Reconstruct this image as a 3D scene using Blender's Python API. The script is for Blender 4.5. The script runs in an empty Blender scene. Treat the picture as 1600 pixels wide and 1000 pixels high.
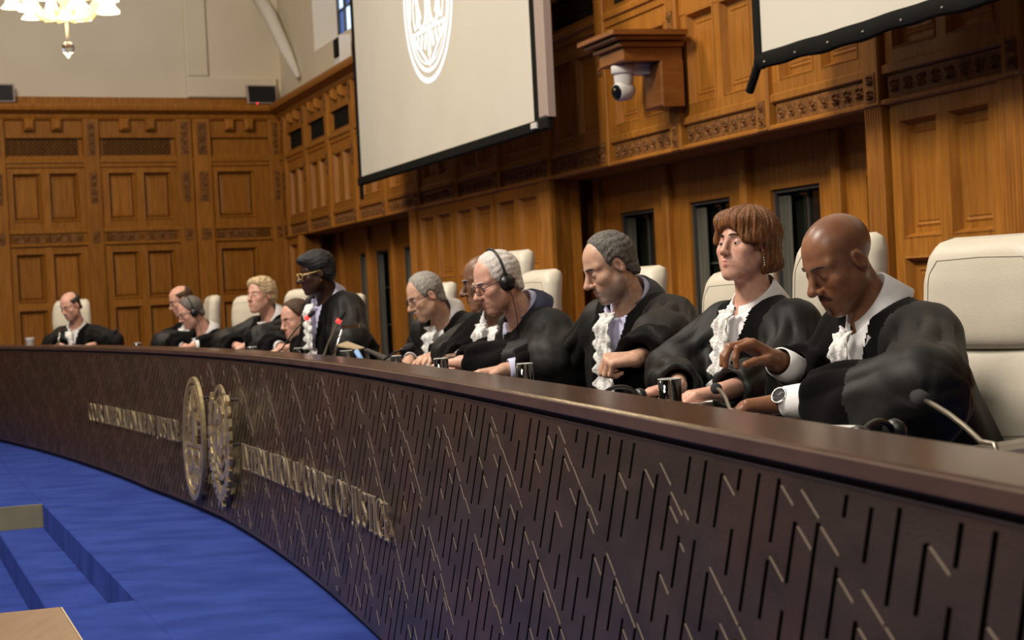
import bpy, bmesh, math, random
import numpy as np
from mathutils import Vector, Matrix
random.seed(7); rng = np.random.default_rng(7)
SC = bpy.context.scene
COL = SC.collection
PI = math.pi

# ------------------------------------------------------------------ camera, world, lights, exposure
F_PX, SLOPE, HOR0, CAM_H = 2800.0, 0.05, 498.0, 1.02      # focal length in pixels (1600 wide), horizon line y = HOR0 - SLOPE*x
ROLL = math.atan(SLOPE); CR, SR = math.cos(ROLL), math.sin(ROLL)
def _uv(px, py):
    a, b = px-800.0, 500.0-py
    return a*CR+b*SR, -a*SR+b*CR
PITCH = math.atan(_uv(800, HOR0-SLOPE*800)[1]/F_PX); CP, SP = math.cos(PITCH), math.sin(PITCH)
CAMV = Vector((0, 0, CAM_H))
def ray(px, py):
    u, v = _uv(px, py)
    return Vector((u, F_PX*CP+v*SP, -F_PX*SP+v*CP))
def at_y(px, py, y):
    d = ray(px, py); return CAMV+d*(y/d.y)
def at_z(px, py, z):
    d = ray(px, py); return CAMV+d*((z-CAM_H)/d.z)
cam_data = bpy.data.cameras.new('camera'); cam = bpy.data.objects.new('camera', cam_data); COL.objects.link(cam)
fwd = Vector((0, CP, -SP)); up0 = Vector((0, SP, CP)); right0 = Vector((1, 0, 0))
rt = right0*CR+up0*(-SR); upv = right0*SR+up0*CR
# image right = unrolled right rotated so that image coords (a,b): u=a*CR+b*SR, v=-a*SR+b*CR
rt = right0*CR - up0*SR; upv = right0*SR + up0*CR
cam.matrix_world = Matrix(((rt.x, upv.x, -fwd.x, 0), (rt.y, upv.y, -fwd.y, 0), (rt.z, upv.z, -fwd.z, CAM_H), (0, 0, 0, 1)))
cam_data.sensor_width = 36.0; cam_data.lens = F_PX/1600*36.0
cam_data.clip_start = 0.05; cam_data.clip_end = 200
cam_data.dof.use_dof = True; cam_data.dof.focus_distance = 4.7; cam_data.dof.aperture_fstop = 7.5
SC.camera = cam
SC.view_settings.view_transform = 'Standard'; SC.view_settings.look = 'None'
SC.view_settings.gamma = 1.0; SC.view_settings.use_curve_mapping = False
SC.view_settings.exposure = 0.38
world = bpy.data.worlds.new('hall_ambient'); SC.world = world; world.use_nodes = True
world.node_tree.nodes['Background'].inputs[0].default_value = (1.0, 0.86, 0.70, 1)
world.node_tree.nodes['Background'].inputs[1].default_value = 0.085
def area(name, loc, target, size, power, col, sy=None):
    d = bpy.data.lights.new(name, 'AREA'); d.energy = power; d.color = col; d.shape = 'RECTANGLE'; d.size = size; d.size_y = sy or size
    o = bpy.data.objects.new(name, d); COL.objects.link(o); o.location = loc
    o.rotation_euler = (Vector(target)-Vector(loc)).to_track_quat('-Z', 'Y').to_euler()
    return o
area('hall_lamps_front', (-5.2, 3.5, 8.0), (0.5, 6.5, 1.0), 2.0, 820, (1.0, 0.90, 0.78))
area('hall_lamps_middle', (-5.5, 11.0, 8.5), (0.0, 14.0, 1.2), 2.2, 400, (1.0, 0.88, 0.74))
area('hall_lamps_near', (-3.0, -2.5, 6.0), (0.8, 4.0, 0.9), 2.0, 190, (1.0, 0.92, 0.82))
area('ceiling_lamps', (-1.0, 9.0, 8.5), (0.0, 9.0, 0.0), 6.0, 150, (1.0, 0.90, 0.78), 14.0)

# ------------------------------------------------------------------ object helpers
def link(o, parent=None):
    COL.objects.link(o)
    if parent is not None: o.parent = parent
    return o
def tag(o, label=None, cat=None, group=None, kind=None):
    if label: o['label'] = label
    if cat: o['category'] = cat
    if group: o['group'] = group
    if kind: o['kind'] = kind
    return o
def empty(name, loc=(0, 0, 0), parent=None):
    o = bpy.data.objects.new(name, None); o.location = loc; o.empty_display_size = 0.1
    return link(o, parent)
def mesh_np(name, v, f, mat=None, parent=None, smooth=True):
    me = bpy.data.meshes.new(name)
    v = np.asarray(v, dtype=np.float32); f = np.asarray(f, dtype=np.int32)
    me.vertices.add(len(v)); me.vertices.foreach_set('co', v.ravel())
    n = f.shape[1]
    me.loops.add(f.size); me.loops.foreach_set('vertex_index', f.ravel())
    me.polygons.add(len(f)); me.polygons.foreach_set('loop_start', np.arange(0, f.size, n, dtype=np.int32))
    me.polygons.foreach_set('use_smooth', np.full(len(f), smooth))
    me.update(calc_edges=True); me.validate()
    if mat: me.materials.append(mat)
    return link(bpy.data.objects.new(name, me), parent)
def mesh_of(name, bm, mat=None, parent=None, smooth=False, recalc=True):
    if recalc: bmesh.ops.recalc_face_normals(bm, faces=bm.faces)
    me = bpy.data.meshes.new(name); bm.to_mesh(me); bm.free()
    if smooth: me.polygons.foreach_set('use_smooth', np.full(len(me.polygons), True))
    if mat: me.materials.append(mat)
    return link(bpy.data.objects.new(name, me), parent)
def quad_grid(bm, P):                      # P: rows of points -> faces
    V = [[bm.verts.new(p) for p in row] for row in P]
    for i in range(len(V)-1):
        for j in range(len(V[0])-1):
            bm.faces.new((V[i][j], V[i+1][j], V[i+1][j+1], V[i][j+1]))
    return V
def frustum(bm, fr, s0, s1, z0, z1, d0, d1, c=0.0, cz=None):   # a box on a wall frame, its front chamfered by c
    cz = c if cz is None else cz
    a = [fr(s0, z0, d0), fr(s1, z0, d0), fr(s1, z1, d0), fr(s0, z1, d0)]
    m = d1-min(c, abs(d1-d0)*0.9)*(1 if d1 > d0 else -1)
    b = [fr(s0, z0, m), fr(s1, z0, m), fr(s1, z1, m), fr(s0, z1, m)]
    e = [fr(s0+c, z0+cz, d1), fr(s1-c, z0+cz, d1), fr(s1-c, z1-cz, d1), fr(s0+c, z1-cz, d1)]
    rings = [[bm.verts.new(p) for p in r] for r in ((a, b, e) if c > 0 else (a, e))]
    bm.faces.new(rings[0]); bm.faces.new(rings[-1])
    for r0, r1 in zip(rings, rings[1:]):
        for i in range(4):
            bm.faces.new((r0[i], r0[(i+1) % 4], r1[(i+1) % 4], r1[i]))
def box(bm, c, h, R=None, ch=0.0):          # centre, half sizes
    c = Vector(c); R = R or Matrix.Identity(3)
    fr = lambda s, z, d: c+R@Vector((s, d, z))
    frustum(bm, fr, -h[0], h[0], -h[2], h[2], -h[1], h[1], ch)
def tube(bm, pts, r, n=10, caps=True):
    pts = [Vector(p) for p in pts]; k = len(pts)
    rad = r if hasattr(r, '__len__') else [r]*k
    rings = []; ref = None
    for i, p in enumerate(pts):
        t = (pts[min(i+1, k-1)]-pts[max(i-1, 0)]).normalized()
        if ref is None:
            ref = t.orthogonal().normalized()
        ref = (ref-t*ref.dot(t)).normalized(); b = t.cross(ref)
        rings.append([bm.verts.new(p+(ref*math.cos(2*PI*j/n)+b*math.sin(2*PI*j/n))*rad[i]) for j in range(n)])
    for a, b in zip(rings, rings[1:]):
        for j in range(n): bm.faces.new((a[j], a[(j+1) % n], b[(j+1) % n], b[j]))
    if caps: bm.faces.new(rings[0][::-1]); bm.faces.new(rings[-1])
def loop_tube(bm, pts, r, n=8):
    pts = [Vector(p) for p in pts]; k = len(pts); rings = []
    nrm = Vector((0, 0, 0))
    for i in range(k): nrm += pts[i].cross(pts[(i+1) % k])
    c = sum(pts, Vector())/k
    nrm = Vector((0, 0, 0))
    for i in range(k): nrm += (pts[i]-c).cross(pts[(i+1) % k]-c)
    nrm.normalize()
    for i, p in enumerate(pts):
        t = (pts[(i+1) % k]-pts[i-1]).normalized(); b = t.cross(nrm).normalized()
        rings.append([bm.verts.new(p+(nrm*math.cos(2*PI*j/n)+b*math.sin(2*PI*j/n))*r) for j in range(n)])
    for i in range(k):
        a, b = rings[i], rings[(i+1) % k]
        for j in range(n): bm.faces.new((a[j], a[(j+1) % n], b[(j+1) % n], b[j]))
def lathe(bm, prof, M=None, n=24):          # prof: (r, z) from bottom to top
    M = M or Matrix.Identity(4); rings = []
    for r, z in prof:
        if r < 1e-6: rings.append([bm.verts.new(M@Vector((0, 0, z)))])
        else: rings.append([bm.verts.new(M@Vector((r*math.cos(2*PI*j/n), r*math.sin(2*PI*j/n), z))) for j in range(n)])
    for a, b in zip(rings, rings[1:]):
        for j in range(n):
            k = (j+1) % n
            if len(a) == 1 and len(b) == 1: continue
            if len(a) == 1: bm.faces.new((a[0], b[k], b[j]))
            elif len(b) == 1: bm.faces.new((a[j], a[k], b[0]))
            else: bm.faces.new((a[j], a[k], b[k], b[j]))
def blob(bm, c, r, R=None, n=10):
    M = Matrix.Translation(Vector(c)) @ ((R or Matrix.Identity(3)).to_4x4()) @ Matrix.Diagonal((r[0], r[1], r[2], 1))
    bmesh.ops.create_uvsphere(bm, u_segments=n+4, v_segments=n, radius=1, matrix=M)
def copy_tree(o, parent=None):
    c = o.copy(); COL.objects.link(c)
    if parent is not None: c.parent = parent
    for ch in list(o.children): copy_tree(ch, c)
    return c

# ------------------------------------------------------------------ materials (procedural)
def mat(name, col, rough=0.5, metal=0.0, spec=0.5, emit=None, estr=0.0, sheen=0.0, trans=0.0, ior=1.45, coat=0.0):
    m = bpy.data.materials.new(name); m.use_nodes = True
    b = m.node_tree.nodes['Principled BSDF']
    b.inputs['Base Color'].default_value = (*col, 1); b.inputs['Roughness'].default_value = rough
    b.inputs['Metallic'].default_value = metal; b.inputs['Specular IOR Level'].default_value = spec
    b.inputs['Sheen Weight'].default_value = sheen; b.inputs['Transmission Weight'].default_value = trans
    b.inputs['IOR'].default_value = ior; b.inputs['Coat Weight'].default_value = coat
    if emit: b.inputs['Emission Color'].default_value = (*emit, 1); b.inputs['Emission Strength'].default_value = estr
    return m
def N(m, t, **kw):
    n = m.node_tree.nodes.new(t)
    for k, v in kw.items(): setattr(n, k, v)
    return n
def L(m, a, b): m.node_tree.links.new(a, b)
def noise_mix(m, c1, c2, scale=(1, 1, 1), nscale=5.0, detail=6.0, lo=0.3, hi=0.7, bump=0.0, coords='Object', bscale=None, rand=0.0):
    bs = m.node_tree.nodes['Principled BSDF']
    tc = N(m, 'ShaderNodeTexCoord'); mp = N(m, 'ShaderNodeMapping'); mp.inputs['Scale'].default_value = scale
    L(m, tc.outputs[coords], mp.inputs['Vector'])
    nz = N(m, 'ShaderNodeTexNoise'); nz.inputs['Scale'].default_value = nscale; nz.inputs['Detail'].default_value = detail
    L(m, mp.outputs[0], nz.inputs['Vector'])
    rp = N(m, 'ShaderNodeValToRGB'); rp.color_ramp.elements[0].position = lo; rp.color_ramp.elements[1].position = hi
    rp.color_ramp.elements[0].color = (*c1, 1); rp.color_ramp.elements[1].color = (*c2, 1)
    L(m, nz.outputs['Fac'], rp.inputs['Fac'])
    out = rp.outputs['Color']
    if rand > 0:
        oi = N(m, 'ShaderNodeObjectInfo'); hs = N(m, 'ShaderNodeHueSaturation')
        mr = N(m, 'ShaderNodeMapRange'); mr.inputs['To Min'].default_value = 1-rand; mr.inputs['To Max'].default_value = 1+rand
        L(m, oi.outputs['Random'], mr.inputs['Value']); L(m, mr.outputs[0], hs.inputs['Value']); L(m, out, hs.inputs['Color']); out = hs.outputs['Color']
    L(m, out, bs.inputs['Base Color'])
    if bump > 0:
        bn = N(m, 'ShaderNodeTexNoise'); bn.inputs['Scale'].default_value = bscale or nscale*3; bn.inputs['Detail'].default_value = 4
        L(m, mp.outputs[0], bn.inputs['Vector'])
        bp = N(m, 'ShaderNodeBump'); bp.inputs['Strength'].default_value = bump; bp.inputs['Distance'].default_value = 0.01
        L(m, bn.outputs['Fac'], bp.inputs['Height']); L(m, bp.outputs[0], bs.inputs['Normal'])
    return m
M = {}
M['oak'] = noise_mix(mat('oak_panelling', (.3, .12, .02), 0.48, spec=0.32), (.24, .086, .009), (.37, .145, .018), (9, 9, 0.8), 4.0, 8, .3, .72, .12, rand=.10)
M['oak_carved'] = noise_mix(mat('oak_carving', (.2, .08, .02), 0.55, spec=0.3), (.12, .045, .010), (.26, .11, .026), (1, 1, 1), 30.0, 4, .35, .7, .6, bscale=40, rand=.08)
M['oak_dark'] = noise_mix(mat('oak_shelf', (.2, .07, .015), 0.35, spec=0.5), (.17, .052, .009), (.24, .085, .016), (2, 2, 14), 3.0, 6, .3, .7, .05)
M['grille'] = mat('grille_bronze', (.007, .0065, .004), 0.7, 0.0, spec=.2)
M['void'] = mat('dark_void', (.006, .005, .004), 0.9)
M['plaster'] = noise_mix(mat('cream_plaster', (.5, .42, .28), 0.9, spec=0.1), (.60, .52, .38), (.66, .58, .43), (1, 1, 1), 1.2, 3, .3, .7, .03, bscale=30)
M['stone'] = mat('pale_stone', (.62, .58, .50), 0.85, spec=0.2)
M['carpet'] = noise_mix(mat('blue_carpet', (.03, .06, .3), 0.95, spec=0.03), (.019, .035, .175), (.034, .060, .260), (1, 1.6, 1), 3.4, 9, .28, .72, .25, bscale=260)
M['olive'] = noise_mix(mat('olive_board', (.17, .16, .10), 0.7), (.15, .14, .085), (.2, .185, .12), (1, 1, 1), 9, 4)
M['bench'] = noise_mix(mat('wenge_bench', (.03, .018, .014), 0.36, spec=0.42), (.016, .0110, .0098), (.034, .0235, .0200), (1.6, 1.6, 5), 3.0, 8, .28, .75, .10, bscale=40)
def mottle(m, col, scale, lo, hi):             # uneven reddish stain in the veneer
    bs = m.node_tree.nodes['Principled BSDF']; src = bs.inputs['Base Color'].links[0].from_socket
    tc = N(m, 'ShaderNodeTexCoord'); nz = N(m, 'ShaderNodeTexNoise'); nz.inputs['Scale'].default_value = scale; nz.inputs['Detail'].default_value = 7; nz.inputs['Roughness'].default_value = .65
    L(m, tc.outputs['Object'], nz.inputs['Vector']); mr = N(m, 'ShaderNodeMapRange'); mr.inputs['From Min'].default_value = lo; mr.inputs['From Max'].default_value = hi
    L(m, nz.outputs['Fac'], mr.inputs['Value']); mx = N(m, 'ShaderNodeMix', data_type='RGBA'); mx.inputs[7].default_value = (*col, 1)
    L(m, mr.outputs[0], mx.inputs[0]); L(m, src, mx.inputs[6]); L(m, mx.outputs[2], bs.inputs['Base Color'])
mottle(M['bench'], (.042, .020, .0145), 2.4, .48, .78)
M['bench_top'] = noise_mix(mat('wenge_top', (.04, .02, .014), 0.20, spec=0.55), (.034, .016, .010), (.062, .029, .019), (6, .8, 6), 5, 8, .28, .75, .04)
M['bench_edge'] = noise_mix(mat('wenge_edge', (.06, .032, .021), 0.42, spec=0.35), (.050, .027, .018), (.082, .045, .030), (1.6, 1.6, 5), 3.0, 6, .28, .75, .04)
M['groove'] = mat('groove_black', (.003, .0025, .002), 0.8, spec=0.1)
M['groove_edge'] = mat('groove_cut_edge', (.165, .128, .098), 0.45)  # pale colour painting the light caught along the diagonal grooves
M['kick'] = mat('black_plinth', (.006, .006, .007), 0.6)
M['brass'] = noise_mix(mat('brass', (.62, .49, .27), 0.34, 0.85), (.50, .39, .20), (.70, .57, .34), (1, 1, 1), 14, 3)
M['screen'] = noise_mix(mat('screen_fabric', (.72, .68, .58), 0.8, spec=0.1), (.58, .55, .465), (.61, .58, .495), (1, 1, 1), 1.5, 2)
M['black_cloth'] = mat('black_cloth', (.006, .006, .005), 0.8, spec=.15)
M['black_plastic'] = mat('black_plastic', (.008, .008, .009), 0.38)
M['grey_case'] = mat('pinkish_grey_case', (.36, .28, .24), 0.5)
M['proj'] = mat('projected_light', (.9, .9, .95), 0.8, emit=(.80, .84, 1.0), estr=0.42)
M['white_plastic'] = mat('white_plastic', (.62, .60, .56), 0.35)
M['lens'] = mat('lens_glass', (.004, .004, .006), 0.08)
M['leather'] = noise_mix(mat('cream_leather', (.56, .51, .41), 0.42, spec=0.4), (.53, .48, .385), (.60, .55, .445), (1, 1, 1), 6, 4, .3, .7, .06, bscale=160)
M['stitch'] = mat('stitch_thread', (.30, .26, .19), 0.8)
M['chrome'] = mat('chrome', (.62, .61, .60), 0.16, 1.0)
M['steel'] = mat('brushed_steel', (.30, .27, .22), 0.32, 0.9)
M['foam'] = mat('mic_foam', (.02, .02, .022), 0.95)
M['red_ring'] = mat('red_ring', (.5, .02, .02), 0.4, emit=(1, .05, .04), estr=1.2)
M['glass'] = mat('clear_glass', (1, 1, 1), 0.0, trans=1.0, ior=1.45)
M['water'] = mat('water', (1, 1, 1), 0.0, trans=1.0, ior=1.33)
M['shade'] = mat('opal_shade', (.9, .85, .7), 0.4, emit=(1.0, .80, .48), estr=3.2)
M['chand_glass'] = mat('amber_glass', (.9, .74, .42), 0.12, trans=0.55, ior=1.45, emit=(1.0, .72, .34), estr=0.30)
M['paper'] = mat('paper', (.80, .78, .74), 0.8)
M['folder'] = mat('beige_folder', (.42, .33, .20), 0.7)
M['desk_table'] = noise_mix(mat('walnut_veneer', (.3, .17, .09), 0.4), (.165, .098, .056), (.215, .13, .076), (10, 1, 1), 4, 6, bump=.02)
M['curtain'] = noise_mix(mat('grey_curtain', (.09, .085, .065), 0.9), (.05, .048, .036), (.12, .112, .085), (14, 14, .3), 3, 3)
M['window_frame'] = mat('leaded_frame', (.055, .052, .044), 0.6)
M['night_glass'] = mat('dark_glass', (.010, .011, .009), 0.06, spec=0.6)
M['day_glass'] = mat('daylight_glass', (.5, .6, .9), 0.2, emit=(.42, .60, 1.0), estr=1.5)
M['blue_glass'] = mat('stained_glass', (.05, .1, .3), 0.2, emit=(.06, .14, .45), estr=0.5)

# ------------------------------------------------------------------ room frames
DW = Vector((-.321, .947, 0)).normalized(); NW = Vector((-.947, -.321, 0)).normalized()
DF = Vector((5200, 2800, 0)).normalized(); NF = Vector((DF.y, -DF.x, 0))
COR = at_y(442, 300, 22.0); COR.z = 0
def RW(s, z, d): return COR-DW*s+NW*d+Vector((0, 0, z))      # wall on the right, behind the judges
def FW(s, z, d): return COR-DF*s+NF*d+Vector((0, 0, z))      # far wall, across the left of the view
def on_plane(px, py, P, n):
    r = ray(px, py); return CAMV+r*((P-CAMV).dot(n)/r.dot(n))
def rw_sz(px, py, d=0.0):
    p = on_plane(px, py, COR+NW*d, NW); return -(p-COR).dot(DW), p.z
def fw_sz(px, py, d=0.0):
    p = on_plane(px, py, COR+NF*d, NF); return -(p-COR).dot(DF), p.z
def wbox(name, fr, s0, s1, z0, z1, d0, d1, m, parent, c=0.0):
    bm = bmesh.new(); frustum(bm, fr, s0, s1, z0, z1, d0, d1, c)
    return mesh_of(name, bm, m, parent)
def panel(fr, s0, s1, z0, z1, parent, d=-0.035):
    """a raised oak panel in a moulded frame; one object"""
    bm = bmesh.new(); mg = min(0.028, (s1-s0)*.16)
    ring = lambda c, dd: [fr(s0+c, z0+c, dd), fr(s1-c, z0+c, dd), fr(s1-c, z1-c, dd), fr(s0+c, z1-c, dd)]
    R = [[bm.verts.new(p) for p in ring(c, dd)] for c, dd in ((0, 0.006), (mg*.35, 0.010), (mg, d), (mg*1.9, d), (mg*2.3, d+.006), (mg*2.7, d), (mg*3.0, d+.004))]
    for a, b in zip(R, R[1:]):
        for i in range(4): bm.faces.new((a[i], a[(i+1) % 4], b[(i+1) % 4], b[i]))
    bm.faces.new(R[-1])
    return mesh_of('panel', bm, M['oak'], parent)
def carving(fr, s0, s1, z0, z1, parent, kind='rosette'):
    """carved oak relief: a sunk ground with raised lozenges, flowers or leaf scrolls"""
    bm = bmesh.new(); w, h = s1-s0, z1-z0
    frustum(bm, fr, s0, s1, z0, z1, -.02, .004)
    ext = max(w, h); n = max(1, int(round(ext/min(w, h)*.9))); horiz = w >= h
    for i in range(n):
        t = (i+.5)/n
        cs, cz = (s0+w*t, (z0+z1)/2) if horiz else ((s0+s1)/2, z0+h*t)
        r = min(w, h)*.40
        for q in range(4):
            a = q*PI/2+PI/4
            ps, pz = cs+math.cos(a)*r*.62, cz+math.sin(a)*r*.62
            ring = [bm.verts.new(fr(ps+math.cos(b+a)*r*(.46 if k % 2 else .30), pz+math.sin(b+a)*r*(.46 if k % 2 else .30), .006)) for k, b in enumerate([0, PI/2, PI, 3*PI/2])]
            top = bm.verts.new(fr(ps, pz, .020))
            for k in range(4): bm.faces.new((ring[k], ring[(k+1) % 4], top))
        ring = [bm.verts.new(fr(cs+math.cos(b)*r*.3, cz+math.sin(b)*r*.3, .010)) for b in (0, PI/2, PI, 3*PI/2)]
        top = bm.verts.new(fr(cs, cz, .030))
        for k in range(4): bm.faces.new((ring[k], ring[(k+1) % 4], top))
    return mesh_of('carving', bm, M['oak_carved'], parent)
def profile_run(name, fr, s0, s1, prof, m, parent):    # prof: (depth, z) polyline, extruded along s
    bm = bmesh.new(); quad_grid(bm, [[fr(s, z, d) for d, z in prof] for s in (s0, s1)])
    for s in (s0, s1): bm.faces.new([bm.verts.new(fr(s, z, d)) for d, z in prof])
    return mesh_of(name, bm, m, parent)
def grille(fr, s0, s1, z0, z1, parent):
    g = wbox('grille', fr, s0, s1, z0, z1, -.06, -.045, M['void'], parent)
    bm = bmesh.new(); st = .05
    n = int((s1-s0)/st); k = int((z1-z0)/st)
    for i in range(n+1): frustum(bm, fr, s0+(s1-s0)*i/n-.004, s0+(s1-s0)*i/n+.004, z0, z1, -.045, -.03)
    for i in range(k+1): frustum(bm, fr, s0, s1, z0+(z1-z0)*i/k-.004, z0+(z1-z0)*i/k+.004, -.045, -.03)
    for i in range(n):
        for j in range(k):
            cs, cz = s0+(s1-s0)*(i+.5)/n, z0+(z1-z0)*(j+.5)/k
            frustum(bm, fr, cs-.011, cs+.011, cz-.011, cz+.011, -.045, -.025, .006)
    mesh_of('grille_bars', bm, M['grille'], g)
    return g
ZA, ZF0, ZF1, ZB, ZC0, ZC1, ZG0, ZG1, ZD, ZT = 1.82, 1.85, 1.965, 2.0, 2.72, 2.83, 2.86, 3.07, 3.29, 3.45
CORNICE = [(0, ZD-.02), (.03, ZD-.01), (.05, ZD+.02), (.055, ZD+.05), (.10, ZD+.07), (.14, ZD+.09), (.15, ZD+.13), (.15, ZT), (-.05, ZT+.005)]
RAIL_C = [(0, ZC0), (.02, ZC0+.01), (.02, ZC0+.05), (.035, ZC0+.06), (.035, ZC1-.02), (.015, ZC1), (0, ZC1)]

# ------------------------------------------------------------------ right wall
S_END = 19.5
wr = empty('wall_right', RW(0, 0, 0)); wr.matrix_world = Matrix.Identity(4); tag(wr, 'golden oak panelled wall behind the judges with two dark window recesses', kind='structure')
OPEN = [(1.09, 5.77), (9.57, 14.05)]
# ground boards behind the panelling
wbox('backing_board', RW, -.3, S_END, ZA, ZT+.1, -.20, -.04, M['oak'], wr)
for a, b in ((-.3, OPEN[0][0]), (OPEN[0][1], OPEN[1][0]), (OPEN[1][1], S_END)):
    wbox('backing_board', RW, a, b, -.02, ZA, -.20, -.04, M['oak'], wr)
for a, b in OPEN:                            # recess: soffit, back wall with posts and windows
    wbox('soffit', RW, a-.3, b+.3, ZA-.004, ZA+.10, -.62, -.12, M['oak'], wr)
    wbox('recess_floor', RW, a-.3, b+.3, -.05, 0.0, -.62, -.02, M['oak'], wr)
    wbox('jamb', RW, a-.05, a, 0, ZA, -.125, 0.0, M['oak'], wr, .004)
    wbox('jamb', RW, b, b+.05, 0, ZA, -.125, 0.0, M['oak'], wr, .004)
    for e0, e1 in ((a-.36, a-.3), (b+.3, b+.36)): wbox('recess_side', RW, e0, e1, 0, ZA, -.62, -.12, M['oak'], wr)
DB = -.35
WIN = [(9.95, 10.56), (11.13, 11.73), (12.28, 12.87), (13.38, 13.86), (2.25, 2.62), (2.98, 3.55), (4.12, 4.75), (4.98, 5.5)]
wn = 0
def window_in(s0, s1, z0, z1):
    global wn; wn += 1
    w = empty('window_%d' % wn, (0, 0, 0)); tag(w, 'tall dark leaded window with a grey curtain in the oak recess', kind='structure')
    bm = bmesh.new(); t = .022
    frustum(bm, RW, s0, s0+t, z0, z1, DB-.10, DB-.02); frustum(bm, RW, s1-t, s1, z0, z1, DB-.10, DB-.02)
    frustum(bm, RW, s0+t, s1-t, z1-t, z1, DB-.10, DB-.02); frustum(bm, RW, s0+t, s1-t, z0, z0+t, DB-.10, DB-.02)
    mesh_of('window_frame', bm, M['window_frame'], w)
    bm = bmesh.new(); n = 2; kz = 3
    for i in range(1, n): frustum(bm, RW, s0+(s1-s0)*i/n-.006, s0+(s1-s0)*i/n+.006, z0+t, z1-t, DB-.095, DB-.082)
    for i in range(1, kz): frustum(bm, RW, s0+t, s1-t, z0+(z1-z0)*i/kz-.006, z0+(z1-z0)*i/kz+.006, DB-.095, DB-.082)
    mesh_of('glazing_bars', bm, M['window_frame'], w)
    wbox('pane', RW, s0+t, s1-t, z0+t, z1-t, DB-.105, DB-.098, M['night_glass'], w)
    bm = bmesh.new(); P = []                   # curtain drawn to the left side
    c0, c1 = s0+.028, s0+(s1-s0)*.24
    for z in (z0+.03, z1-.04): P.append([RW(c0+(c1-c0)*i/24, z, DB-.055+.016*math.sin(i*1.45)) for i in range(25)])
    quad_grid(bm, P); mesh_of('curtain', bm, M['curtain'], w, smooth=True)
for a, b in WIN: window_in(a, b, .35, 1.545)
for (oa, ob), ws in zip(OPEN[::-1], (WIN[:4], WIN[4:])):
    edges = [oa-.3]+[e for w in ws for e in w]+[ob+.3]
    for i in range(0, len(edges), 2):
        a, b = edges[i], edges[i+1]
        wbox('stile', RW, a, b, 0, ZA, DB-.12, DB, M['oak'], wr)
        mid = (a+b)/2
        wbox('post', RW, mid-.045, mid+.045, 0, ZA, DB, DB+.05, M['oak'], wr, .012)
    for a, b in ws:
        wbox('rail', RW, a, b, 1.545, ZA, DB-.12, DB, M['oak'], wr)
        wbox('rail', RW, a, b, 0, .35, DB-.12, DB, M['oak'], wr)
# rails above
wbox('rail', RW, 0, S_END, ZA, ZF0, -.06, .030, M['oak'], wr, .008)
wbox('rail', RW, 0, S_END, ZF1, ZB+.015, -.06, .022, M['oak'], wr, .008)
wbox('rail', RW, 0, S_END, ZB+.62, ZC0+.005, -.06, .008, M['oak'], wr)
wbox('rail', RW, 0, S_END, ZB+.015, ZB+.075, -.06, .006, M['oak'], wr)
profile_run('cornice', RW, -.05, S_END, CORNICE, M['oak'], wr)
profile_run('rail', RW, 0, S_END, RAIL_C, M['oak'], wr)
wbox('rail', RW, 0, S_END, ZG1, ZD, -.06, .0, M['oak'], wr)
wbox('rail', RW, 0, S_END, ZC1-.01, ZG0, -.06, .0, M['oak'], wr)
BAY = 1.15; B0 = 14.13-12*BAY
divs = [B0+BAY*k for k in range(0, 18) if B0+BAY*k < S_END]
for k, s in enumerate(divs):
    hw = .075
    wbox('pilaster', RW, s-hw, s+hw, ZA+.002, ZD, -.06, .038, M['oak'], wr, .008)
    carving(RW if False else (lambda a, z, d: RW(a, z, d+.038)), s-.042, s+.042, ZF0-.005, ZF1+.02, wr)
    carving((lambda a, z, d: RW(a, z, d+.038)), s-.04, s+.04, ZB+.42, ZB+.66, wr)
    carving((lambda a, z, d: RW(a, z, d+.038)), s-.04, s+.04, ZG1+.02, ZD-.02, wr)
for a, b in zip(divs, divs[1:]):
    x0, x1 = a+.075, b-.075
    n = 2; st = .11; pw = (x1-x0-st*(n+1)*.75)/n
    e = [x0]
    for i in range(n):
        p0 = x0+st*.75+i*(pw+st*.75)
        panel(RW, p0, p0+pw, ZB+.075, ZB+.62, wr)
        wbox('stile', RW, e[-1], p0, ZB+.075, ZB+.62, -.06, .004, M['oak'], wr); e.append(p0+pw)
    wbox('stile', RW, e[-1], x1, ZB+.075, ZB+.62, -.06, .004, M['oak'], wr)
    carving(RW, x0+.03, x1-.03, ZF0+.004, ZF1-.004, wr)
    grille(RW, x0+.06, x1-.06, ZG0, ZG1, wr)
    for q in (.33, .67):
        c = x0+(x1-x0)*q; wbox('corbel', RW, c-.05, c+.05, ZG1+.10, ZD, 0, .07, M['oak'], wr, .03)
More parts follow.
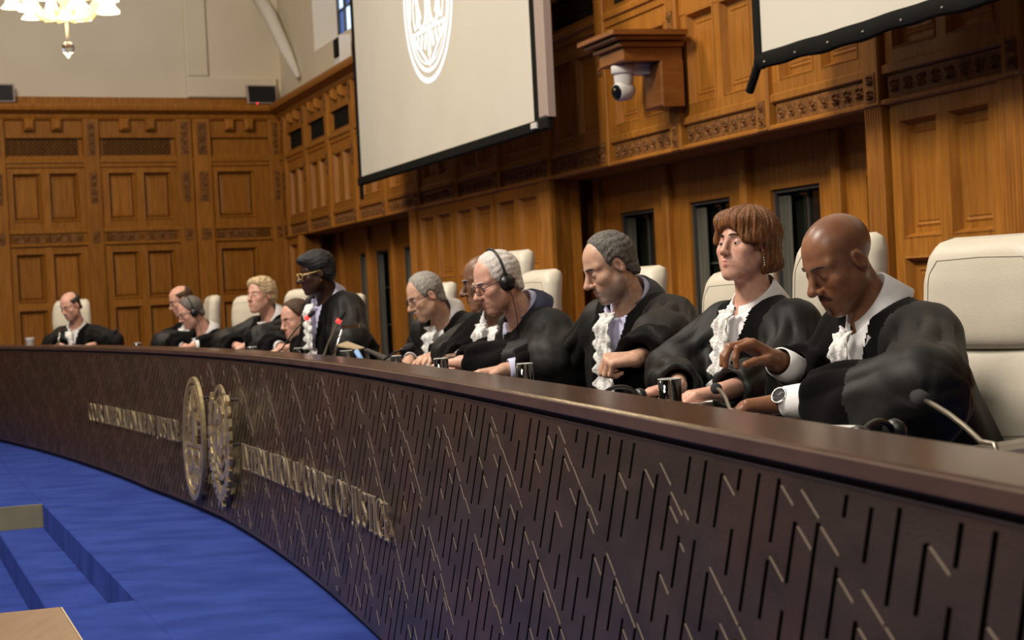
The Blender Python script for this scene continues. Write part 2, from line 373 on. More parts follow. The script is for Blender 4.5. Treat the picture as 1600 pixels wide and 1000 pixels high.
# lower panelling between and beside the recesses
def lower_bay(fr, x0, x1, parent, n=2, st=.075):
    pw = (x1-x0-st*(n+1))/n; e = [x0]
    for i in range(n):
        p0 = x0+st+i*(pw+st)
        for z0, z1 in ((.22, 1.10), (1.18, 1.745)): panel(fr, p0, p0+pw, z0, z1, parent)
        wbox('stile', fr, e[-1], p0, 0, ZA, -.06, .006, M['oak'], parent); e.append(p0+pw)
        for z0, z1 in ((0, .22), (1.10, 1.18), (1.745, ZA)): wbox('rail', fr, p0, p0+pw, z0, z1, -.06, .006, M['oak'], parent)
    wbox('stile', fr, e[-1], x1, 0, ZA, -.06, .006, M['oak'], parent)
for a, b in ((6.0, 7.10), (7.12, 8.20), (8.22, 9.30), (14.24, 15.14), (15.36, 16.3), (16.5, 17.4), (17.6, 18.5)):
    lower_bay(RW, a, b, wr)
def fluted(fr, s0, s1, z0, z1, parent, d=.03):
    bm = bmesh.new(); n = 7; P0, P1 = [], []
    for i in range(n*4+1):
        s = s0+(s1-s0)*i/(n*4); dd = d-(.009 if i % 4 in (2, 3) and 0 < i < n*4 else 0)
        P0.append(fr(s, z0, dd)); P1.append(fr(s, z1, dd))
    quad_grid(bm, [[fr(s0, z0, -.05)]+P0+[fr(s1, z0, -.05)], [fr(s0, z1, -.05)]+P1+[fr(s1, z1, -.05)]])
    return mesh_of('pilaster', bm, M['oak'], parent)
for a, b in ((0.0, .14), (.9, 1.09), (5.77, 5.98), (9.32, 9.57), (14.05, 14.21), (15.16, 15.34), (16.32, 16.48), (17.42, 17.58)):
    fluted(RW, a, b, 0, ZA, wr)
lower_bay(RW, .16, .88, wr, 1, .12)

# ------------------------------------------------------------------ far wall (left of the view)
wf = empty('wall_left'); tag(wf, 'golden oak panelled far wall under cream plaster', kind='structure')
SF = 7.0
wbox('backing_board', FW, -.25, SF, -.02, ZT+.1, -.25, -.04, M['oak'], wf)
profile_run('cornice', FW, -.2, SF, CORNICE, M['oak'], wf)
profile_run('rail', FW, 0, SF, RAIL_C, M['oak'], wf)
for z0, z1 in ((ZG1, ZD), (ZC1-.01, ZG0), (ZB+.67, ZC0+.005), (ZB+.015, ZB+.10), (0, .22), (1.10, 1.18), (1.745, ZA)):
    wbox('rail', FW, 0, SF, z0, z1, -.06, .0, M['oak'], wf)
wbox('rail', FW, 0, SF, ZA, ZF0, -.06, .030, M['oak'], wf, .008)
wbox('rail', FW, 0, SF, ZF1, ZB+.015, -.06, .022, M['oak'], wf, .008)
def far_bay(x0, x1, panels, gr):
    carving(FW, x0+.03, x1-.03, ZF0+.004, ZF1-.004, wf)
    for a, b in panels:
        for z0, z1 in ((ZB+.10, ZB+.67), (1.18, 1.745), (.22, 1.10)): panel(FW, a, b, z0, z1, wf, -.04)
    ed = [x0]+[q for p in panels for q in p]+[x1]
    for i in range(0, len(ed), 2):
        wbox('stile', FW, ed[i], ed[i+1], 0, ZC0, -.06, .004, M['oak'], wf)
    if gr: grille(FW, *gr, ZG0, ZG1, wf)
    for q in (.33, .67):
        c = x0+(x1-x0)*q; wbox('corbel', FW, c-.06, c+.06, ZG1+.08, ZD, 0, .08, M['oak'], wf, .03)
FP = [(.0, .16), (1.13, 1.33), (2.25, 2.44), (3.34, 3.53), (4.45, 4.64), (5.55, 5.74)]
far_bay(.16, .90, [(.36, .84)], None)
for c0 in (1.33, 2.44, 3.53, 4.64, 5.74):
    far_bay(c0, c0+.92, [(c0+.07, c0+.42), (c0+.50, c0+.84)], (c0+.06, c0+.86))
for a, b in FP+[(.90, 1.12)]:
    wbox('pilaster', FW, a, b, 0, ZD, -.06, .04, M['oak'], wf, .012)
    for z0, z1 in ((ZB+.30, ZB+.66), (ZF0-.01, ZF1+.02), (ZG0, ZD-.04)):
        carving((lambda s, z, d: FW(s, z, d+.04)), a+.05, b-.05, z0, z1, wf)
# upper plaster walls
wu = empty('wall_back'); tag(wu, 'cream plaster upper walls of the hall above the oak cornice', kind='structure')
wbox('plaster', FW, -.2, SF, ZT+.1, 9.0, -.25, -.06, M['plaster'], wu)
WS0, WS1, WZ0 = 2.12, 4.6, 3.93
wbox('plaster', RW, -.2, WS0-.26, ZT+.1, 9.0, -.25, -.06, M['plaster'], wu)
wbox('plaster', RW, WS0-.26, WS1+.26, ZT+.1, WZ0-.08, -.25, -.06, M['plaster'], wu)
wbox('plaster', RW, WS1+.26, S_END, ZT+.1, 9.0, -.25, -.06, M['plaster'], wu)
wbox('plaster_strip', FW, .86, 1.14, 3.80, 9.0, -.07, -.01, M['plaster'], wu, .02)
wbox('plaster_block', FW, .0, 1.14, ZT+.1, 3.80, -.07, .0, M['plaster'], wu, .015)
bm = bmesh.new(); tube(bm, [RW(1.12, 3.66, -.02), RW(.78, 4.0, .03), RW(.28, 4.5, .10), RW(-.25, 5.0, .22)], [.03, .075, .085, .09], 8)
mesh_of('vault_rib', bm, M['stone'], wu, smooth=True)
bm = bmesh.new(); quad_grid(bm, [[RW(WS0-.26, z, -.08), RW(WS0, z, -.30)] for z in (WZ0-.08, 9.0)]); mesh_of('window_reveal', bm, M['stone'], wu)
bm = bmesh.new(); quad_grid(bm, [[RW(WS1+.26, z, -.08), RW(WS1, z, -.30)] for z in (WZ0-.08, 9.0)]); mesh_of('window_reveal', bm, M['stone'], wu)
bm = bmesh.new(); quad_grid(bm, [[RW(WS0-.26, WZ0-.08, -.08), RW(WS1+.26, WZ0-.08, -.08)], [RW(WS0, WZ0+.05, -.30), RW(WS1, WZ0+.05, -.30)]]); mesh_of('window_sill', bm, M['plaster'], wu)
w9 = empty('window_%d' % (wn+1)); tag(w9, 'tall leaded stained glass window high in the plaster wall beside the screen', kind='structure')
bm = bmesh.new()
for i in range(9):
    s = WS0+(WS1-WS0)*i/8; frustum(bm, RW, s-.02, s+.02, WZ0, 7.5, -.34, -.28)
for i in range(12): frustum(bm, RW, WS0, WS1, WZ0+i*.33-.012, WZ0+i*.33+.012, -.33, -.29)
mesh_of('leading', bm, M['window_frame'], w9)
for i in range(8):
    for j in range(11):
        s0, s1 = WS0+(WS1-WS0)*i/8+.02, WS0+(WS1-WS0)*(i+1)/8-.02
        wbox('pane', RW, s0, s1, WZ0+j*.33+.012, WZ0+(j+1)*.33-.012, -.318, -.308, M['day_glass'] if (i*5+j*3) % 4 else M['blue_glass'], w9)

# ------------------------------------------------------------------ bench curves
QX = [5.22e-05, -0.0021847, 0.0149572, -0.2634707, 0.94895]
H_TOP = 0.798
def lip(y):
    if y < 1.8: return float(np.polyval(QX, 1.8))+(y-1.8)*-.235
    if y > 16.2: return float(np.polyval(QX, 16.2))+(y-16.2)*-.62
    return float(np.polyval(QX, y))
# arc-length table of the lip
YT = np.linspace(0.6, 18.5, 1800); XT = np.array([lip(y) for y in YT])
ST = np.concatenate([[0], np.cumsum(np.hypot(np.diff(XT), np.diff(YT)))])
def bench_at(t):
    y = float(np.interp(t, ST, YT)); x = float(np.interp(t, ST, XT))
    y2 = float(np.interp(t+.01, ST, YT)); x2 = float(np.interp(t+.01, ST, XT))
    d = Vector((x2-x, y2-y, 0)).normalized(); n = Vector((d.y, -d.x, 0))     # n: away from the courtroom, towards the judges
    return Vector((x, y, 0)), d, n
def rake(y): return float(np.interp(y, [1, 5, 8.5, 10.2, 12, 13.5, 15, 18], [.15, .145, .15, .20, .16, .10, .04, .03]))
def BP(t, off, z):                          # point off metres behind the lip
    p, d, n = bench_at(t); q = p+n*off; q.z = z; return q
def BF(t, h, d=0.0):                        # point on the raked front face: h 0 bottom .. 1 top, d outward
    p, dd, n = bench_at(t)
    q = p-n*(rake(p.y)*(1-h)-.012) - n*d
    q.z = .03+(H_TOP-.045-.03)*h; return q
def t_of_y(y): return float(np.interp(y, YT, ST))
T_LEN = float(ST[-1])
# ------------------------------------------------------------------ floor: carpeted platform, stair well, lower hall floor
fl = empty('floor'); tag(fl, 'royal blue carpet on the platform in front of the bench', kind='structure')
PA, PB = Vector((-2.62, 9.8, 0)), Vector((-1.38, 6.34, 0))
E1 = (PB-PA).normalized(); E2 = Vector((E1.y, -E1.x, 0))          # E1 towards the camera, E2 to the left, down the steps
L1 = (PB-PA).length
def FP_(a, b, z): p = PA+E1*a+E2*b; p.z = z; return p
FFR = lambda a, z, b: FP_(a, b, z)
def slab(name, a0, a1, b0, b1, z0, z1, m=None, parent=fl, c=0.0):
    bm = bmesh.new(); frustum(bm, lambda s, z, d: FP_(s, z, d), a0, a1, b0, b1, z0, z1, c)
    return mesh_of(name, bm, m or M['carpet'], parent)
slab('platform', -14, 12, -9, 0, -.6, 0, c=.006)
slab('platform', -14, 0, 0, 8, -.6, 0, c=.006)
slab('platform', L1, 12, 0, .32, -.6, 0, c=.006)
for i in range(3):
    slab('step', 0.02, L1-.0, .0+.24*i+(.0 if i == 0 else .0), .24*(i+1), -.7, -.13*(i+1), c=.006)
slab('lower_floor', -14, 14, .1, 9, -.8, -.52)
slab('end_board', -.012, .02, .001, 1.2, -.6, -.004, M['olive'])

# ------------------------------------------------------------------ bench
bench = empty('judges_bench'); tag(bench, 'long curved dark wood bench with a grooved raked front', 'bench')
T0, T1 = t_of_y(.75), t_of_y(17.4)
def ribbon(prof, name, m, step=.12, smooth=False):          # prof: list of (off, z)
    ts = np.arange(T0, T1+step*.5, step); bm = bmesh.new()
    V = quad_grid(bm, [[BP(t, o, z) for o, z in prof] for t in ts])
    for row in (V[0], V[-1]): bm.faces.new(row)
    return mesh_of(name, bm, m, bench, smooth)
LW = .165
ribbon([(0.001, H_TOP-.004), (.004, H_TOP), (LW-.003, H_TOP), (LW, H_TOP-.004), (LW, H_TOP-.10), (LW-.02, H_TOP-.10), (LW-.02, H_TOP-.028), (0.001, H_TOP-.028)], 'ledge_top', M['bench_top'])
ribbon([(0.001, H_TOP-.030), (-.003, H_TOP-.027), (-.003, H_TOP-.006), (.001, H_TOP-.004)], 'ledge_edge', M['bench_edge'])
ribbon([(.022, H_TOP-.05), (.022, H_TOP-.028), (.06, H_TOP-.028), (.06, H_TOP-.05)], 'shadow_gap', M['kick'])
ribbon([(LW-.012, .655), (LW-.012, .70), (.48, .70), (.48, .655)], 'desk_surface', M['bench_top'])
ribbon([(.40, 0.0), (.40, .655), (.42, .655), (.42, 0.0)], 'rear_board', M['bench'])
bm = bmesh.new(); P = []
for t in np.arange(T0, T1, .12):
    p, d, n = bench_at(t); r = rake(p.y); row = []
    for o, z in ((-r+.035, 0), (-r+.035, .04), (-r+.10, .04), (-r+.10, 0)):
        q = p+n*o; q.z = z; row.append(q)
    P.append(row)
quad_grid(bm, P); mesh_of('plinth', bm, M['kick'], bench)

from mathutils.geometry import delaunay_2d_cdt
FH = H_TOP-.045-.03; GS, GA = .41, .078
def seg_quad(p, q, w):
    d = (q-p).normalized()*1.0; n = Vector((-d.y, d.x))*(w/2)
    return [p-n, q-n, q+n, p+n]
T_FAR = t_of_y(9.6)
def front_chunk(i0, i1):
    """columns i0..i1 of the pattern; local coords: x = t, y = metres up the face"""
    x0, x1 = T0+(i0-.5)*GA, T0+(i1-.5)*GA
    slots = []                                   # (quad, depth, kind)
    r = random.Random(i0*77+5); V = .27
    lo, hi = .012, FH-.010
    for i in range(i0, i1):
        x = T0+i*GA; base = GS*i*GA; c = i % 3
        k0 = int(math.floor((0-base)/V))-1
        for k in range(k0, k0+6):
            vs = {0: [(-.245, -.012)], 1: [(-.128, -.045), (-.236, -.168)], 2: [(-.112, -.022), (-.214, -.132)]}[c]
            for a, b in vs:
                if c and r.random() < .04: continue
                j = r.uniform(-.012, .012)
                ya, yb = base+k*V+a+j, base+k*V+b+j
                ya, yb = max(ya, lo), min(yb, hi)
                if yb-ya > .025: slots.append((seg_quad(Vector((x, ya)), Vector((x, yb)), .0135), .020, 1))
            ds = []
            if i % 7 != 6: ds.append((0.0, 1.0))
            if c == 1: ds.append((-.045, .86))
            if c == 2: ds += [(-.132, .86), (-.022, .8)]
            if c == 0 and k % 2: ds.append((-.13, .86))
            for v, ln in ds:
                if (v < 0 and r.random() < .12) or x > T_FAR: continue
                y = base+k*V+v+r.uniform(-.006, .006); xa = max(x-GA*ln, x0+.004)
                ya = y-GS*(x-xa)
                if ya < lo or y > hi: continue
                slots.append((seg_quad(Vector((xa, ya)), Vector((x-.002, y)), .0040), .003, 2))
    nx = int(round((x1-x0)/.085)); pts, edges = [], []
    def add(poly):
        b = len(pts); pts.extend(poly); edges.extend((b+q, b+(q+1) % len(poly)) for q in range(len(poly)))
    bord = [Vector((x0+(x1-x0)*q/nx, 0)) for q in range(nx+1)]+[Vector((x1-(x1-x0)*q/nx, FH)) for q in range(nx+1)]
    add(bord)
    for q, d, kd in slots: add([Vector((max(x0+.001, min(x1-.001, p.x)), max(.002, min(FH-.002, p.y)))) for p in q])
    vs, es, fs, *_ = delaunay_2d_cdt(pts, edges, [], 0, 1e-5)
    vs = np.array([(v.x, v.y) for v in vs]); fs = np.array([f for f in fs if len(f) == 3])
    cen = vs[fs].mean(1); kind = np.zeros(len(fs), int)
    for q, d, kd in sorted(slots, key=lambda s: -s[2]):
        Q = np.array([(p.x, p.y) for p in q]); ins = np.ones(len(cen), bool)
        mn, mx = Q.min(0), Q.max(0)
        sel = np.all((cen >= mn) & (cen <= mx), 1)
        if not sel.any(): continue
        cs = cen[sel]; ins = np.ones(len(cs), bool)
        for e in range(4):
            a, b = Q[e], Q[(e+1) % 4]
            ins &= ((b[0]-a[0])*(cs[:, 1]-a[1])-(b[1]-a[1])*(cs[:, 0]-a[0])) >= -1e-9
        kind[np.nonzero(sel)[0][ins]] = kd
    return x0, x1, vs, fs, kind
DEP = {0: 0.0, 1: -.020, 2: -.003}
def face_pts(xy, d):
    t = xy[:, 0]; h = xy[:, 1]/FH
    y = np.interp(t, ST, YT); x = np.interp(t, ST, XT); y2 = np.interp(t+.01, ST, YT); x2 = np.interp(t+.01, ST, XT)
    dl = np.hypot(x2-x, y2-y); nx, ny = (y2-y)/dl, -(x2-x)/dl
    rk = np.interp(y, [1, 5, 8.5, 10.2, 12, 13.5, 15, 18], [.15, .145, .15, .20, .16, .10, .04, .03])
    off = -(rk*(1-h)-.012)-d
    return np.stack([x+nx*off, y+ny*off, .03+xy[:, 1]], 1)
ncol = int((T1-T0)/GA); step = 14
for c0 in range(0, ncol, step):
    x0, x1, vs, fs, kind = front_chunk(c0, min(c0+step, ncol))
    verts, faces, mi, vmap = [], [], [], {}
    def vid(i, k):
        if (i, k) not in vmap: vmap[(i, k)] = len(verts); verts.append((vs[i][0], vs[i][1], DEP[k]))
        return vmap[(i, k)]
    ed = {}
    for f, k in zip(fs, kind):
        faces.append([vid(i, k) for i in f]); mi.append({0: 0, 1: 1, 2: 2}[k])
        for a, b in ((f[0], f[1]), (f[1], f[2]), (f[2], f[0])): ed.setdefault((min(a, b), max(a, b)), []).append((a, b, k))
    for es_ in ed.values():
        if len(es_) == 2 and es_[0][2] != es_[1][2]:
            a, b, k = es_[0]; k2 = es_[1][2]
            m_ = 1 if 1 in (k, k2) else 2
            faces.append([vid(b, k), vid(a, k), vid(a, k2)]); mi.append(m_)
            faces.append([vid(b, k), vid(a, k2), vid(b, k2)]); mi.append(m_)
        elif len(es_) == 1 and es_[0][2] == 0:     # close the outer edge with a return
            a, b, k = es_[0]
            n0 = len(verts); verts.append((vs[a][0], vs[a][1], -.035)); verts.append((vs[b][0], vs[b][1], -.035))
            faces.append([vid(b, 0), vid(a, 0), n0]); mi.append(0); faces.append([vid(b, 0), n0, n0+1]); mi.append(0)
    vv = np.array(verts); w = face_pts(vv[:, :2], vv[:, 2])
    o = mesh_np('front_panel', w, np.array(faces), M['bench'], bench, smooth=False)
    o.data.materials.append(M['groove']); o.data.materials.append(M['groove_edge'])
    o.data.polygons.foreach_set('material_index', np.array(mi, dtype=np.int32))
# hidden top edge of the front
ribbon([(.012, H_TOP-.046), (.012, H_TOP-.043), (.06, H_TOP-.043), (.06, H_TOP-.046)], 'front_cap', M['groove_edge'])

# pixel -> point on the bench front (used only to read off where the lettering stands)
_tt, _hh = np.meshgrid(np.linspace(t_of_y(3), t_of_y(17), 900), np.linspace(0, 1, 60), indexing='ij')
_pw = face_pts(np.stack([_tt.ravel(), _hh.ravel()*FH], 1), .02)
_r = _pw-np.array([0, 0, CAM_H]); _fw = _r[:, 1]*CP-_r[:, 2]*SP; _upc = _r[:, 1]*SP+_r[:, 2]*CP
_u, _v = F_PX*_r[:, 0]/_fw, F_PX*_upc/_fw
_PX, _PY = 800+_u*CR-_v*SR, 500-(_u*SR+_v*CR)
def face_th(px, py):
    i = int(np.argmin((_PX-px)**2+(_PY-py)**2)); return float(_tt.ravel()[i]), float(_hh.ravel()[i]*FH)
def BX(t, w, d): return Vector(face_pts(np.array([[t, w]]), np.array([d]))[0])

# ------------------------------------------------------------------ raised brass lettering
TH, TN = .11, .04
def arc(cx, cy, rx, ry, a0, a1, n=12): return [(cx+rx*math.cos(math.radians(a0+(a1-a0)*i/n)), cy+ry*math.sin(math.radians(a0+(a1-a0)*i/n))) for i in range(n+1)]
def serif(x, y, w=.2): return ([(x-w/2, y), (x+w/2, y)], TN)
def bowl(pts, cx):      # thick at the sides, thin at top and bottom
    return (pts, [TN+(TH-TN)*min(1, abs(p[0]-cx)/.26) for p in pts])
GL = {
 'C': (.78, [bowl(arc(.42, .5, .36, .48, 50, 310, 18), .42), ([(.66, .86), (.70, .66)], TN), ([(.66, .14), (.72, .30)], TN)]),
 'O': (.86, [bowl(arc(.43, .5, .36, .48, 0, 360, 24), .43)]),
 'U': (.80, [([(.18, .97), (.18, .3)], TH), (arc(.41, .3, .23, .28, 180, 360, 12), TN*1.3), ([(.64, .3), (.64, .97)], TN), serif(.18, .97, .28), serif(.64, .97, .22)]),
 'R': (.78, [([(.18, .03), (.18, .97)], TH), bowl([(.2, .96)]+arc(.34, .73, .24, .23, 90, -90, 10)+[(.2, .5)], .3), ([(.36, .5), (.72, .04)], TH*.9), serif(.18, .03, .28), serif(.18, .97, .24), serif(.70, .03, .18)]),
 'I': (.36, [([(.18, .03), (.18, .97)], TH), serif(.18, .03, .3), serif(.18, .97, .3)]),
 'N': (.84, [([(.16, .03), (.16, .97)], TN), ([(.16, .97), (.66, .03)], TH), ([(.66, .03), (.66, .97)], TN), serif(.16, .03, .26), serif(.66, .97, .26), serif(.12, .97, .2)]),
 'T': (.70, [([(.35, .03), (.35, .97)], TH), ([(.05, .95), (.65, .95)], TN*1.2), ([(.06, .97), (.05, .78)], TN), ([(.64, .97), (.65, .78)], TN), serif(.35, .03, .3)]),
 'E': (.64, [([(.18, .03), (.18, .97)], TH), ([(.18, .95), (.54, .95)], TN), ([(.18, .52), (.46, .52)], TN), ([(.18, .05), (.56, .05)], TN), ([(.54, .97), (.55, .78)], TN), ([(.56, .03), (.58, .24)], TN), ([(.46, .42), (.46, .62)], TN), serif(.14, .03, .2), serif(.14, .97, .2)]),
 'A': (.80, [([(.12, .03), (.40, .97)], TN), ([(.40, .97), (.68, .03)], TH), ([(.22, .36), (.57, .36)], TN), serif(.12, .03, .24), serif(.68, .03, .28)]),
 'L': (.62, [([(.18, .03), (.18, .97)], TH), ([(.18, .05), (.54, .05)], TN), ([(.54, .03), (.57, .26)], TN), serif(.16, .03, .24), serif(.18, .97, .3)]),
 'D': (.82, [([(.18, .03), (.18, .97)], TH), bowl([(.2, .95)]+arc(.30, .5, .42, .45, 90, -90, 14)+[(.2, .05)], .36), serif(.14, .03, .2), serif(.14, .97, .2)]),
 'J': (.46, [([(.26, .97), (.26, .06)], TH), (arc(.13, .06, .13, .16, 0, -150, 8), TN*1.2), serif(.26, .97, .3)]),
 'S': (.62, [(arc(.30, .73, .20, .22, 35, 190, 10)+[(.16, .60), (.45, .40)]+arc(.30, .26, .21, .23, 20, -145, 10), [TN]*5+[TN*1.6]*6+[TH, TH]+[TN*1.6]*6+[TN]*5), ([(.48, .92), (.48, .72)], TN), ([(.10, .08), (.10, .30)], TN)]),
 'F': (.60, [([(.18, .03), (.18, .97)], TH), ([(.18, .95), (.54, .95)], TN), ([(.18, .52), (.46, .52)], TN), ([(.54, .97), (.55, .76)], TN), ([(.46, .42), (.46, .62)], TN), serif(.18, .03, .3), serif(.14, .97, .2)]),
}
def stroke_bm(bm, pts, wd, fmap, d0, d1):
    n = len(pts); w = wd if isinstance(wd, list) else [wd]*n
    Lp, Rp = [], []
    for i in range(n):
        a = pts[max(i-1, 0)]; b = pts[min(i+1, n-1)]
        if pts[0] == pts[-1] and n > 3: a = pts[i-1] if i > 0 else pts[-2]; b = pts[i+1] if i < n-1 else pts[1]
        dx, dy = b[0]-a[0], b[1]-a[1]; l = math.hypot(dx, dy) or 1
        nx, ny = -dy/l*w[i]/2, dx/l*w[i]/2
        Lp.append((pts[i][0]+nx, pts[i][1]+ny)); Rp.append((pts[i][0]-nx, pts[i][1]-ny))
    rows = [[bm.verts.new(fmap(*q, d)) for q, d in ((Lp[i], d0), (Lp[i], d1), (Rp[i], d1), (Rp[i], d0))] for i in range(n)]
    for a, b in zip(rows, rows[1:]):
        for j in range(4): bm.faces.new((a[j], a[(j+1) % 4], b[(j+1) % 4], b[j]))
    bm.faces.new(rows[0]); bm.faces.new(rows[-1])
def lettering(text, p0, p1, hgt, label):
    (ta, wa), (tb, wb) = face_th(*p0), face_th(*p1)
    root = empty('brass_lettering', BX(ta, wa, 0)); root.location = (0, 0, 0); tag(root, label, 'lettering')
    tot = sum(GL[c][0] if c != ' ' else .42 for c in text); k = (ta-tb)/tot; x = 0
    for c in text:
        if c == ' ': x += .42; continue
        wdt, strokes = GL[c]; bm = bmesh.new()
        t0 = ta-x*k
        wl = wa+(wb-wa)*(ta-t0)/(ta-tb)
        def fm(u, v, d):
            q = BX(t0-u*k, wl, .016+d); q.z += v*hgt; return q
        for pts, wd in strokes:
            m_ = max(k/hgt, .6)
            stroke_bm(bm, pts, wd, fm, .002, .008)
        mesh_of('letter', bm, M['brass'], root); x += wdt
    return root
lettering('COUR INTERNATIONALE DE JUSTICE', (140, 657), (281, 692), .118, 'raised brass French lettering on the bench left of the two emblems')
lettering('INTERNATIONAL COURT OF JUSTICE', (381, 731), (610, 851), .118, 'raised brass English lettering on the bench right of the two emblems')

# ------------------------------------------------------------------ two brass emblems
def emblem(name, label, pc, wpx):
    tc, wc = face_th(*pc); root = empty(name); tag(root, label, 'emblem')
    def fm(x, y, d):            # the emblem hangs plumb in front of the raked face, its foot nearest to it
        q = BX(tc-x, wc-.30, .022+d); q.z = BX(tc, wc, 0).z+y; q = q*.85+BX(tc-x, wc+y, .03+d)*.15; return q
    return root, fm
def ell_ring(rx, ry, cx=0, cy=0, a0=0, a1=360, n=48): return arc(cx, cy, rx, ry, a0, a1, n)
def em_part(root, name, strokes, fm, d0=0.0, d1=.02, m='brass'):
    bm = bmesh.new()
    for pts, wd in strokes: stroke_bm(bm, pts, wd, fm, d0, d1)
    return mesh_of(name, bm, M[m], root)
def em_disc(root, name, rx, ry, fm, d0, d1, m, cy=0):
    bm = bmesh.new(); n = 48
    r0 = [bm.verts.new(fm(rx*math.cos(2*PI*i/n), cy+ry*math.sin(2*PI*i/n), d0)) for i in range(n)]
    r1 = [bm.verts.new(fm(rx*math.cos(2*PI*i/n), cy+ry*math.sin(2*PI*i/n), d1)) for i in range(n)]
    for i in range(n): bm.faces.new((r0[i], r0[(i+1) % n], r1[(i+1) % n], r1[i]))
    bm.faces.new(r0); bm.faces.new(r1)
    return mesh_of(name, bm, M[m], root)
RX, RY = .235, .295
em1, f1 = emblem('brass_emblem', 'oval brass emblem with a seated justice figure, left of the pair on the bench', (324, 684), 40)
em_part(em1, 'outer_ring', [(ell_ring(RX, RY), .026), (ell_ring(RX*.86, RY*.88), .010)], f1, -.006, .012)
fig = [([(0, .20), (0, .12)], .045), (arc(0, .225, .022, .024, 0, 360, 12), .024), ([(0, .15), (.02, .02), (-.01, -.02)], [.05, .085, .10]),
       ([(0, .14), (.07, .16), (.10, .21)], .018), ([(0, .14), (-.07, .10), (-.09, .03)], .018), ([(.10, .21), (.10, .10)], .007), ([(.06, .10), (.14, .10)], .012),
       ([(-.10, .16), (-.10, -.02)], .01)]
em_part(em1, 'justice_figure', fig, f1, .0, .012)
em_part(em1, 'sun_rays', [([(math.cos(a)*.10, .06+math.sin(a)*.10), (math.cos(a)*.185, .06+math.sin(a)*.175)], .012) for a in [math.radians(q) for q in range(0, 181, 15)]], f1, 0, .006)
em_part(em1, 'cross_bars', [([(-.21, -.035), (.21, -.035)], .016), ([(-.20, -.072), (.20, -.072)], .016)]+[([(x, -.035), (x, -.072)], .016) for x in (-.16, -.08, 0, .08, .16)], f1, -.004, .008)
em_part(em1, 'globe_halves', [(ell_ring(.075, .085, s*.082, -.145, n=24), .016) for s in (-1, 1)]+[(ell_ring(.035, .085, s*.082, -.145, n=20), .009) for s in (-1, 1)]+[([(s*.157, -.145), (s*.007, -.145)], .009) for s in (-1, 1)]+[([(s*.02, -.13), (s*.10, -.17), (s*.12, -.11)], .028) for s in (-1, 1)], f1, -.004, .010)
em_part(em1, 'laurel_sprays', [([(s*.01, -.255), (s*(.05+.03*i), -.245+.012*i)], .02) for s in (-1, 1) for i in range(4)]+[([(s*.03*i, -.23), (s*(.03*i+.03), -.215)], .018) for s in (-1, 1) for i in range(3)]+[([(0, -.23), (0, -.27)], .02)], f1, -.004, .008)
em2, f2 = emblem('brass_emblem', 'round brass world map emblem inside a laurel wreath, right of the pair on the bench', (364, 690), 40)
RG = .205
em_part(em2, 'globe_rings', [(ell_ring(RG*k, RG*k*1.04, 0, .05), .018 if k < 1 else .024) for k in (.25, .5, .75, 1.0)], f2, -.004, .006)
em_part(em2, 'meridians', [([(math.cos(a)*RG*.1, .05+math.sin(a)*RG*.1), (math.cos(a)*RG, .05+math.sin(a)*RG*1.04)], .014) for a in [PI/4*q for q in range(8)]], f2, -.004, .005)
cont = [[(-.02, .10), (.05, .13), (.10, .09), (.06, .03), (.0, .06)], [(.05, .02), (.12, .03), (.13, -.05), (.08, -.07), (.04, -.02)], [(-.10, .10), (-.05, .14), (-.03, .06), (-.09, .03), (-.14, .05)],
        [(-.09, .0), (-.04, .02), (-.03, -.06), (-.07, -.11), (-.11, -.06)], [(.0, -.03), (.03, .0), (.05, -.07), (.02, -.12), (-.02, -.08)], [(.10, .16), (.14, .14), (.13, .19), (.09, .2)]]
bm = bmesh.new()
for c in cont:
    a = [bm.verts.new(f2(x, y+.05, .0)) for x, y in c]; b = [bm.verts.new(f2(x, y+.05, .010)) for x, y in c]
    bm.faces.new(b); bm.faces.new(a)
    for i in range(len(c)): bm.faces.new((a[i], a[(i+1) % len(c)], b[(i+1) % len(c)], b[i]))
mesh_of('continents', bm, M['brass'], em2)
leaf = []
for s in (-1, 1):
    stem = arc(0, .03, .235, .27, 270, 270+s*128, 22); leaf.append((stem, .012))
    for i in range(1, 22, 2):
        a = math.radians(270+s*128*i/22); bx, by = .235*math.cos(a), .03+.27*math.sin(a)
        tx, ty = -math.sin(a)*s, math.cos(a)*s
        for o in (-1, 1):
            ox, oy = math.cos(a)*o, math.sin(a)*o
            leaf.append(([(bx, by), (bx+tx*.022+ox*.02, by+ty*.022+oy*.02), (bx+tx*.052+ox*.024, by+ty*.052+oy*.024)], [.012, .032, .010]))
leaf += [([(0, -.245), (.05, -.30)], .026), ([(0, -.245), (-.05, -.30)], .026)]
em_part(em2, 'laurel_wreath', leaf, f2, -.006, .009)
for r_, f_ in ((em1, f1), (em2, f2)):
    for x, y in ((.0, .2), (0, -.2), (-.15, 0), (.15, 0)):
        bm = bmesh.new(); tube(bm, [f_(x, y, -.025-.07*(y+.3)/.6), f_(x, y, .0)], .007, 8)
        mesh_of('standoff_pin', bm, M['steel'], r_)

